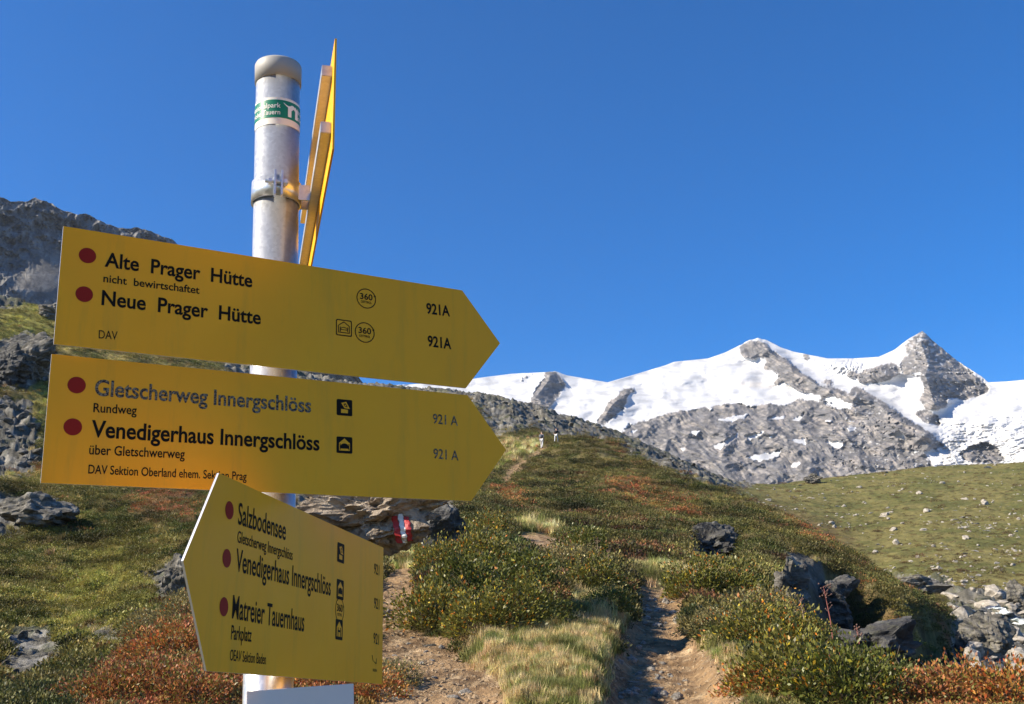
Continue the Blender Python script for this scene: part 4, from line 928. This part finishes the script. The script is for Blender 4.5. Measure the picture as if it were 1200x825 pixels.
def box_bm(bm, x0, x1, y0, y1, z0, z1, bev=0):
    r = bmesh.ops.create_cube(bm, size=1)
    for v in r['verts']: v.co = Vector((lerp(x0, x1, v.co.x+.5), lerp(y0, y1, v.co.y+.5), lerp(z0, z1, v.co.z+.5)))
    if bev: bmesh.ops.bevel(bm, geom=list({e for v in r['verts'] for e in v.link_edges}), offset=bev, segments=2, affect='EDGES')
class Board:
    """flat sign: local x along the board, y up, z out of the written face"""
    def __init__(s, name, cx, cz, yaw, rl, H, L, A, left, D, label, lean=-.0106, cz_is_scaled=True):
        u = Vector((math.cos(yaw), math.sin(yaw), 0)); w = Vector((0, 0, 1)); n = u.cross(w)
        w2 = w*math.cos(lean)+n*math.sin(lean)
        s.U = u*math.cos(rl)+w2*math.sin(rl); s.W = -u*math.sin(rl)+w2*math.cos(rl); s.Nn = s.U.cross(s.W)   # Nn towards viewer
        b0 = Vector((-.318, 1.09, cz))+s.U*cx-Vector((0, 0, EYE)); pc = post_at(cz)-Vector((0, 0, EYE))
        k = (pc.dot(s.Nn)+PR+D)/b0.dot(s.Nn)
        s.k = k; s.H = H*k; s.L = L*k; s.A = A*k; s.left = left
        base = Vector((-.318, 1.09, cz))+u*0+s.U*cx
        s.O = Vector((0, 0, EYE))+(base-Vector((0, 0, EYE)))*k
        s.e = empty(name); s.e.matrix_world = axes_mat(s.O, s.U, s.W, s.Nn); s.e['label'] = label; s.e['category'] = 'sign'
        h = s.H/2; T = .0016
        if not left: q = [(0, h), (0, -h), (s.L, -h), (s.L+s.A, 0), (s.L, h)]
        else: q = [(0, h), (-s.A, 0), (0, -h), (s.L, -h), (s.L, h)]
        s.board(q, T)
    def board(s, q, T):
        bm = bmesh.new(); f = [bm.verts.new((x, y, 0)) for x, y in q]; bk = [bm.verts.new((x, y, -T*1.5)) for x, y in q]
        bm.faces.new(f); bm.faces.new(bk[::-1])
        for i in range(len(q)):
            j = (i+1) % len(q); fc_ = bm.faces.new((f[j], f[i], bk[i], bk[j])); fc_.material_index = 1
        bmesh.ops.recalc_face_normals(bm, faces=bm.faces[:])
        bmesh.ops.bevel(bm, geom=[v for v in bm.verts], offset=.003, segments=3, affect='VERTICES', profile=.5) if False else None
        o = obj('board', bm, M['yellow'], s.e); o.data.materials.append(M['edge']); s.b = o
    def loc(s, px, py):
        d = ray(px, py); t = (s.O-Vector((0, 0, EYE))).dot(s.Nn)/d.dot(s.Nn); p = Vector((0, 0, EYE))+d*t-s.O
        return p.dot(s.U), p.dot(s.W)
    def text(s, txt, a, b, h, bold=.02, mat='black', name='lettering'):
        me, co = text_np(txt, bold); lo_, hi_ = capheight(bold); h = h*1.0
        A_ = Vector(s.loc(*a)); B_ = Vector(s.loc(*b)); d = B_-A_; L = d.length; d.normalize(); pr = Vector((-d.y, d.x))
        x = (co[:, 0]-co[:, 0].min())/(co[:, 0].max()-co[:, 0].min())*L; y = (co[:, 1]-lo_)/(hi_-lo_)*h
        V = np.stack([A_.x+d.x*x+pr.x*y, A_.y+d.y*x+pr.y*y, np.full(len(x), .0003)], 1)
        me.vertices.foreach_set('co', V.ravel()); me.update(); return obj(name, me, M[mat], s.e)
    def disc(s, px, py, r, name='marker_dot', mat='dot'):
        x, y = s.loc(px, py); bm = bmesh.new(); bmesh.ops.create_circle(bm, cap_ends=True, segments=40, radius=r, matrix=Matrix.Translation((x, y, .0003))); return obj(name, bm, M[mat], s.e)
    def polys(s, c, size, shapes, name='pictogram'):
        """shapes: list of (points, level, material); unit square centred on c"""
        bm = bmesh.new(); mats = []
        for pts, lv, mn in shapes:
            if mn not in mats: mats.append(mn)
            vs = [bm.verts.new((c[0]+x*size, c[1]+y*size, .0003+.0001*lv)) for x, y in pts]
            try: f = bm.faces.new(vs)
            except ValueError: continue
            if f.normal.z < 0 or True:
                f.normal_update()
                if f.normal.z < 0: f.normal_flip()
            f.material_index = mats.index(mn)
        o = obj(name, bm, M[mats[0]], s.e)
        for mn in mats[1:]: o.data.materials.append(M[mn])
        return o
    def rails(s, us, ws, ext, mat='alu'):
        for w in ws:
            bm = bmesh.new(); box_bm(bm, us[0], us[1], w-.007, w+.007, -.0024-.012, -.0026, .0008); obj('rail', bm, M[mat], s.e)
    def clamp(s, w, gap):
        # bracket from rail to pole and a collar round the pole
        o = s.e
        c_world = None
        zc = (s.O+s.W*w).z
        pc = post_at(zc); loc = s.e.matrix_world.inverted()@pc
        bm = bmesh.new(); seg = 48; hh = .011
        R0, R1 = PR+.0004, PR+.0030
        ax = s.e.matrix_world.inverted().to_3x3()@POST_D
        xx = Vector((1, 0, 0)); xx = (xx-ax*xx.dot(ax)).normalized(); zz = xx.cross(ax).normalized()
        rings = []
        for rr, hz in ((R0, -hh), (R1, -hh), (R1, hh), (R0, hh)):
            rings.append([bm.verts.new(loc+xx*rr*math.cos(6.28318*k/seg)+zz*rr*math.sin(6.28318*k/seg)+ax*hz) for k in range(seg)])
        for i in range(4):
            a, b = rings[i], rings[(i+1) % 4]
            for k in range(seg):
                f = bm.faces.new((a[k], a[(k+1) % seg], b[(k+1) % seg], b[k])); f.smooth = True
        col_ = obj('clamp', bm, M['galv'], s.e)
        # web plate to the rail
        z0 = loc.z+PR*.6; z1 = -.0150
        if z1 > z0:
            bm = bmesh.new(); box_bm(bm, loc.x-.012, loc.x-.009, w-.011, w+.011, z0, z1); box_bm(bm, loc.x+.009, loc.x+.012, w-.011, w+.011, z0, z1); obj('bracket', bm, M['galv'], s.e)
        return loc

def rrect(x0, x1, y0, y1, r, n=5):
    out = []
    for cx, cy, a0 in ((x1-r, y1-r, 0), (x0+r, y1-r, 90), (x0+r, y0+r, 180), (x1-r, y0+r, 270)):
        for k in range(n+1):
            a = R(a0+90*k/n); out.append((cx+r*math.cos(a), cy+r*math.sin(a)))
    return out
def ring_quads(outer, inner):
    n = len(outer); return [[outer[i], outer[(i+1) % n], inner[(i+1) % n], inner[i]] for i in range(n)]
def icon_hut_line():
    sh = [(q, 0, 'black') for q in ring_quads(rrect(-.5, .5, -.5, .5, .1), rrect(-.44, .44, -.44, .44, .07))]
    o = [(-.36, -.32), (.36, -.32), (.36, .14), (0, .40), (-.36, .14)]; i = [(-.31, -.27), (.31, -.27), (.31, .115), (0, .34), (-.31, .115)]
    sh += [(q, 0, 'black') for q in ring_quads(o, i)]
    sh += [([(-.25, -.24), (-.2, -.24), (-.2, .05), (-.25, .05)], 0, 'black'), ([(.2, -.24), (.25, -.24), (.25, .05), (.2, .05)], 0, 'black'), ([(-.2, -.14), (.2, -.14), (.2, -.10), (-.2, -.10)], 0, 'black')]
    arc_o = [(-.2+.4*k/8, -.04+.10*math.sin(math.pi*k/8)) for k in range(9)]; arc_i = [(x, y-.04) for x, y in arc_o]
    sh += [([arc_o[k], arc_o[k+1], arc_i[k+1], arc_i[k]], 0, 'black') for k in range(8)]
    return sh
def icon_hut_solid(kind=0):
    sh = [(rrect(-.5, .5, -.5, .5, .08), 0, 'black')]
    sh += [([(-.34, -.34), (.34, -.34), (.34, .12), (0, .40), (-.34, .12)], 1, 'yellow')]
    if kind == 0: sh += [([(-.26, -.22), (.26, -.22)]+[(.26*math.cos(math.pi*k/8), -.10+.20*math.sin(math.pi*k/8)) for k in range(9)], 2, 'black'), ([(-.30, -.30), (-.25, -.30), (-.25, .08), (-.30, .08)], 2, 'black'), ([(.25, -.30), (.30, -.30), (.30, .08), (.25, .08)], 2, 'black')]
    else: sh += [([(-.22, -.34), (-.12, -.34), (-.12, .10), (-.22, .10)], 2, 'black'), ([(.12, -.34), (.22, -.34), (.22, .10), (.12, .10)], 2, 'black'), ([(-.12, -.12), (.12, -.12), (.12, -.02), (-.12, -.02)], 2, 'black')]
    return sh
def icon_leaf():
    return [(rrect(-.5, .5, -.5, .5, .08), 0, 'black'), ([(-.22, .28), (.12, .36), (.34, -.06), (.0, -.04), (-.08, .08)], 1, 'yellow'), ([(-.08, .22), (.07, .27), (.20, .03), (.04, .03)], 2, 'black'), ([(.0, .17), (.06, .19), (.12, .08), (.05, .07)], 3, 'yellow'), ([(-.22, -.34), (.22, -.34), (.22, -.12), (-.22, -.10)], 1, 'yellow')]
def circ(r, n=40, c=(0, 0)): return [(c[0]+r*math.cos(6.28318*k/n), c[1]+r*math.sin(6.28318*k/n)) for k in range(n)]
def icon_360(s, px, py, rad):
    c = s.loc(px, py); sh = [(q, 0, 'black') for q in ring_quads(circ(.5), circ(.455))]+[(circ(.05, 16, (.44, .17)), 1, 'black')]
    o = s.polys(c, rad*2, sh)
    for txt, w, yb, h in (('360', .64, -.06, .30), ('OSTTIROL', .56, -.24, .11)):
        me, co = text_np(txt, .015); lo_, hi_ = capheight(.015)
        x = (co[:, 0]-co[:, 0].min())/(co[:, 0].max()-co[:, 0].min())*w-w/2; y = (co[:, 1]-lo_)/(hi_-lo_)*h+yb
        me.vertices.foreach_set('co', np.stack([c[0]+x*rad*2, c[1]+y*rad*2, np.full(len(x), .0004)], 1).ravel()); me.update()
        l = obj('lettering', me, M['black'], o)

D1 = .018
s1 = Board('direction_sign', -.1715, 1.9966, .5549, .0176, .1295, .4752, .0529, False, D1, 'uppermost wide yellow arrow sign pointing right, reading Alte Prager Hütte')
s1.disc(102.5, 299.5, .0096); s1.disc(98.7, 344.8, .0096)
s1.text('Alte  Prager  Hütte', (122.5, 312.5), (295.5, 337), .0188, .021); s1.text('nicht  bewirtschaftet', (121, 330.5), (233.7, 344.5), .0098, .014); s1.text('Neue  Prager  Hütte', (118.7, 357.5), (305.5, 380.5), .0188, .021)
s1.text('DAV', (115.7, 396.5), (137.5, 398.2), .0100, 0)
s1.text('921A', (499.8, 367.6), (527.3, 371), .0160, .024); s1.text('921A', (501.3, 405.9), (528.9, 409.5), .0160, .024)
icon_360(s1, 429.2, 349.9, .0142); icon_360(s1, 427.4, 389.7, .0142); s1.polys(s1.loc(403, 384.3), .0225, icon_hut_line())
s2 = Board('direction_sign', -.1697, 1.8566, .5365, .0159, .1313, .4753, .0516, False, D1, 'lower wide yellow arrow sign pointing right, reading Gletscherweg Innergschlöss and Venedigerhaus')
s2.disc(89.8, 451.3, .0098); s2.disc(85.3, 500.3, .0098)
s2.text('Gletscherweg Innergschlöss', (110.7, 463.5), (364.5, 483.8), .0195, .020, 'worn'); s2.text('Rundweg', (109.3, 483), (160, 486), .0108, .012)
s2.text('Venedigerhaus Innergschlöss', (106.5, 512.3), (374.3, 528.3), .0200, .022, 'black'); s2.text('über Gletschwerweg', (104.3, 532.5), (216.4, 537.5), .0112, .012)
s2.text('DAV Sektion Oberland ehem. Sektion Prag', (103.3, 555), (288.9, 563), .0102, .010)
s2.text('921 A', (507.3, 496.2), (536.5, 499), .0135, .014, 'worn'); s2.text('921 A', (507.8, 537.1), (537.2, 539.8), .0135, .014, 'worn')
s2.polys(s2.loc(403.6, 477.7), .0215, icon_leaf()); s2.polys(s2.loc(403.6, 521.6), .0215, icon_hut_solid())
D3 = D1
s3 = Board('direction_sign', .0063, 1.7102, 1.3742, -.0404, .2026, .5501, .0622, True, D3, 'lowest yellow arrow sign, pointing left, reading Salzbodensee and Matreier Tauernhaus')
s3.disc(268.7, 598, .0096); s3.disc(265.6, 654.2, .0096); s3.disc(262.2, 711, .0096)
s3.text('Salzbodensee', (278.5, 614.2), (334.5, 633.3), .0235, .012); s3.text('Gletscherweg Innergschlöss', (277.7, 635.5), (342.5, 656.6), .0125, .010)
s3.text('Venedigerhaus Innergschlöss', (276, 669.3), (387.2, 698.2), .0240, .012); s3.text('Matreier Tauernhaus', (271.5, 724.7), (356, 740.3), .0240, .012)
s3.text('Parkplatz', (270.4, 749.3), (294.3, 752.2), .0145, .010); s3.text('OEAV Sektion Baden', (269, 774), (311.2, 778.6), .0110, .006)
for a, b in (((438.1, 672), (444.2, 674.5)), ((438.1, 712.5), (444.2, 714.5)), ((437.4, 753.8), (443.8, 755.8))): s3.text('921', a, b, .0150, .012)
s3.polys(s3.loc(399.2, 648), .026, icon_leaf()); s3.polys(s3.loc(398.5, 691), .026, icon_hut_solid()); icon_360(s3, 397.9, 715, .0160); s3.polys(s3.loc(397.2, 737.9), .026, icon_hut_solid(1))
c = s3.loc(438.6, 775); s3.polys(c, .026, [([(-.45, .30), (-.36, .32), (-.18, .02), (-.24, -.02)], 0, 'black'), ([(-.24, .02), (-.18, .02), (.28, -.08), (.26, -.14)], 0, 'black'), ([(.26, -.08), (.34, .18), (.40, .16), (.33, -.16)], 0, 'black')], 'emblem')
me, co = text_np('BADEN', .01); co[:, 0] -= co[:, 0].mean(); me.vertices.foreach_set('co', np.stack([c[0]+co[:, 0]*.0055, c[1]-.014+co[:, 1]*.0055, np.full(len(co), .0004)], 1).ravel()); me.update(); obj('lettering', me, M['black'], s3.e)
# back sign, seen along its edge: its written face looks right, the bare sunlit back looks left
bs_dir = Vector((-.2555, .9668, 0)); nrm = Vector((.9668, .2555, 0))    # away from viewer; face normal to the right
s4 = empty('direction_sign'); bo = Vector((-.1978, 1.080, 2.2551)); s4.matrix_world = axes_mat(bo, bs_dir, Vector((0, 0, 1)), nrm)
hh = .0735; L4 = .50
bm = bmesh.new(); q = [(0, hh), (0, -hh), (L4, -hh), (L4+.06, 0), (L4, hh)]
f = [bm.verts.new((x, y, 0)) for x, y in q]; bk = [bm.verts.new((x, y, -.0024)) for x, y in q]; bm.faces.new(f); bm.faces.new(bk[::-1])
for i in range(5): bm.faces.new((f[(i+1) % 5], f[i], bk[i], bk[(i+1) % 5]))
bmesh.ops.recalc_face_normals(bm, faces=bm.faces[:]); obj('board', bm, M['yellow'], s4)
for w, x0 in ((.046, .028), (-.034, .022)):
    bm = bmesh.new(); box_bm(bm, x0, L4-.03, w-.0075, w+.0075, -.0150, -.0027, .0007); obj('rail', bm, M['alu'], s4)
tag(s4, 'topmost yellow sign seen edge on, mounted pointing away behind the pole cap', 'sign')
def clamp4():
    zc = post_len(bo.z-.028); mi = s4.matrix_world.inverted()
    w = mi@post_at(bo.z-.028)
    bm = bmesh.new(); seg = 56; rings = []
    for rr, hz in ((PR+.0003, -.015), (PR+.0032, -.015), (PR+.0032, .015), (PR+.0003, .015)):
        rings.append([bm.verts.new((w.x+rr*math.cos(6.28318*k/seg), w.y+hz, w.z+rr*math.sin(6.28318*k/seg))) for k in range(seg)])
    for i in range(4):
        a, b = rings[i], rings[(i+1) % 4]
        for k in range(seg):
            fq = bm.faces.new((a[k], a[(k+1) % seg], b[(k+1) % seg], b[k])); fq.smooth = True
    cl = obj('clamp', bm, M['galv'], s4)
    bm = bmesh.new(); box_bm(bm, w.x-.016, w.x-.013, w.y-.011, w.y+.011, w.z+PR*.75, -.015); box_bm(bm, w.x+.013, w.x+.016, w.y-.011, w.y+.011, w.z+PR*.75, -.015); obj('bracket', bm, M['galv'], s4)
    # lug with bolt on the viewer's side
    bm = bmesh.new(); box_bm(bm, w.x-PR-.013, w.x-PR-.001, w.y-.018, w.y+.018, w.z-.0045, w.z-.0015, .0006); box_bm(bm, w.x-PR-.013, w.x-PR-.001, w.y-.018, w.y+.018, w.z+.0045, w.z+.0075, .0006)
    lug = obj('clamp_lug', bm, M['galv'], s4)
    bm = bmesh.new(); T0 = Matrix.Translation((w.x-PR-.008, w.y+.002, w.z-.001))
    bmesh.ops.create_cone(bm, cap_ends=True, segments=16, radius1=.0026, radius2=.0026, depth=.030, matrix=T0)
    for dz in (-.0085, .0115): bmesh.ops.create_cone(bm, cap_ends=True, segments=6, radius1=.0055, radius2=.0055, depth=.0045, matrix=T0@Matrix.Translation((0, 0, dz)))
    obj('bolt', bm, M['galv'], s4)
bpy.context.view_layer.update(); clamp4()
for s, ws in ((s1, (.045, -.045)), (s2, (.045, -.045)), (s3, (.07, -.07))):
    s.rails((.02 if not s.left else .03, s.L-.02), ws, 0)
bpy.context.view_layer.update()
s1.clamp(0.0, 0); s2.clamp(.0, 0); s3.clamp(.0, 0)
# white plate at the bottom
yaw = R(26); pu = Vector((math.cos(yaw), math.sin(yaw), 0)); 
class P_: pass
d = ray(289, 810); rr_ = 1.235; h = math.hypot(d.x, d.y); p0 = Vector((0, 0, EYE))+d*(rr_/h)
n = pu.cross(Vector((0, 0, 1))); d2 = ray(414.5, 801); t2 = (p0-Vector((0, 0, EYE))).dot(n)/d2.dot(n); p1 = Vector((0, 0, EYE))+d2*t2
ux = (p1-p0); Lp = ux.length; ux.normalize(); uz = ux.cross(n).normalized()*-1; uz = n.cross(ux).normalized()
s5 = empty('info_plate'); s5.matrix_world = axes_mat(p0, ux, uz, n)
bm = bmesh.new(); box_bm(bm, 0, Lp, -.105, 0, -.002, 0, .0005); obj('plate', bm, M['plate'], s5)
for x in (.012, Lp-.012):
    bm = bmesh.new(); bmesh.ops.create_cone(bm, cap_ends=True, segments=12, radius1=.004, radius2=.003, depth=.003, matrix=Matrix.Translation((x, -.092, .0015))); obj('screw', bm, M['galv'], s5)
tag(s5, 'small white plate fixed to the pole under all the yellow signs', 'sign')

# ------------------------------------------------------------------ thin mountain air
hz = bpy.data.materials.new('air'); hz.use_nodes = True; nt = hz.node_tree; nt.nodes.clear()
vo = nt.nodes.new('ShaderNodeVolumePrincipled'); vo.inputs['Color'].default_value = (.72, .84, 1, 1); vo.inputs['Density'].default_value = 3.2e-5; vo.inputs['Anisotropy'].default_value = .2
om = nt.nodes.new('ShaderNodeOutputMaterial'); nt.links.new(vo.outputs[0], om.inputs['Volume'])
zmin = min(min(v[2] for v in o.bound_box) for o in bpy.data.objects if o.type == 'MESH' and o.name in ('ground', 'mountains', 'hills'))-1
bm = bmesh.new(); box_bm(bm, -9500, 9500, -9500, 9500, zmin, 1500); tag(obj('haze', bm, hz), kind='stuff')
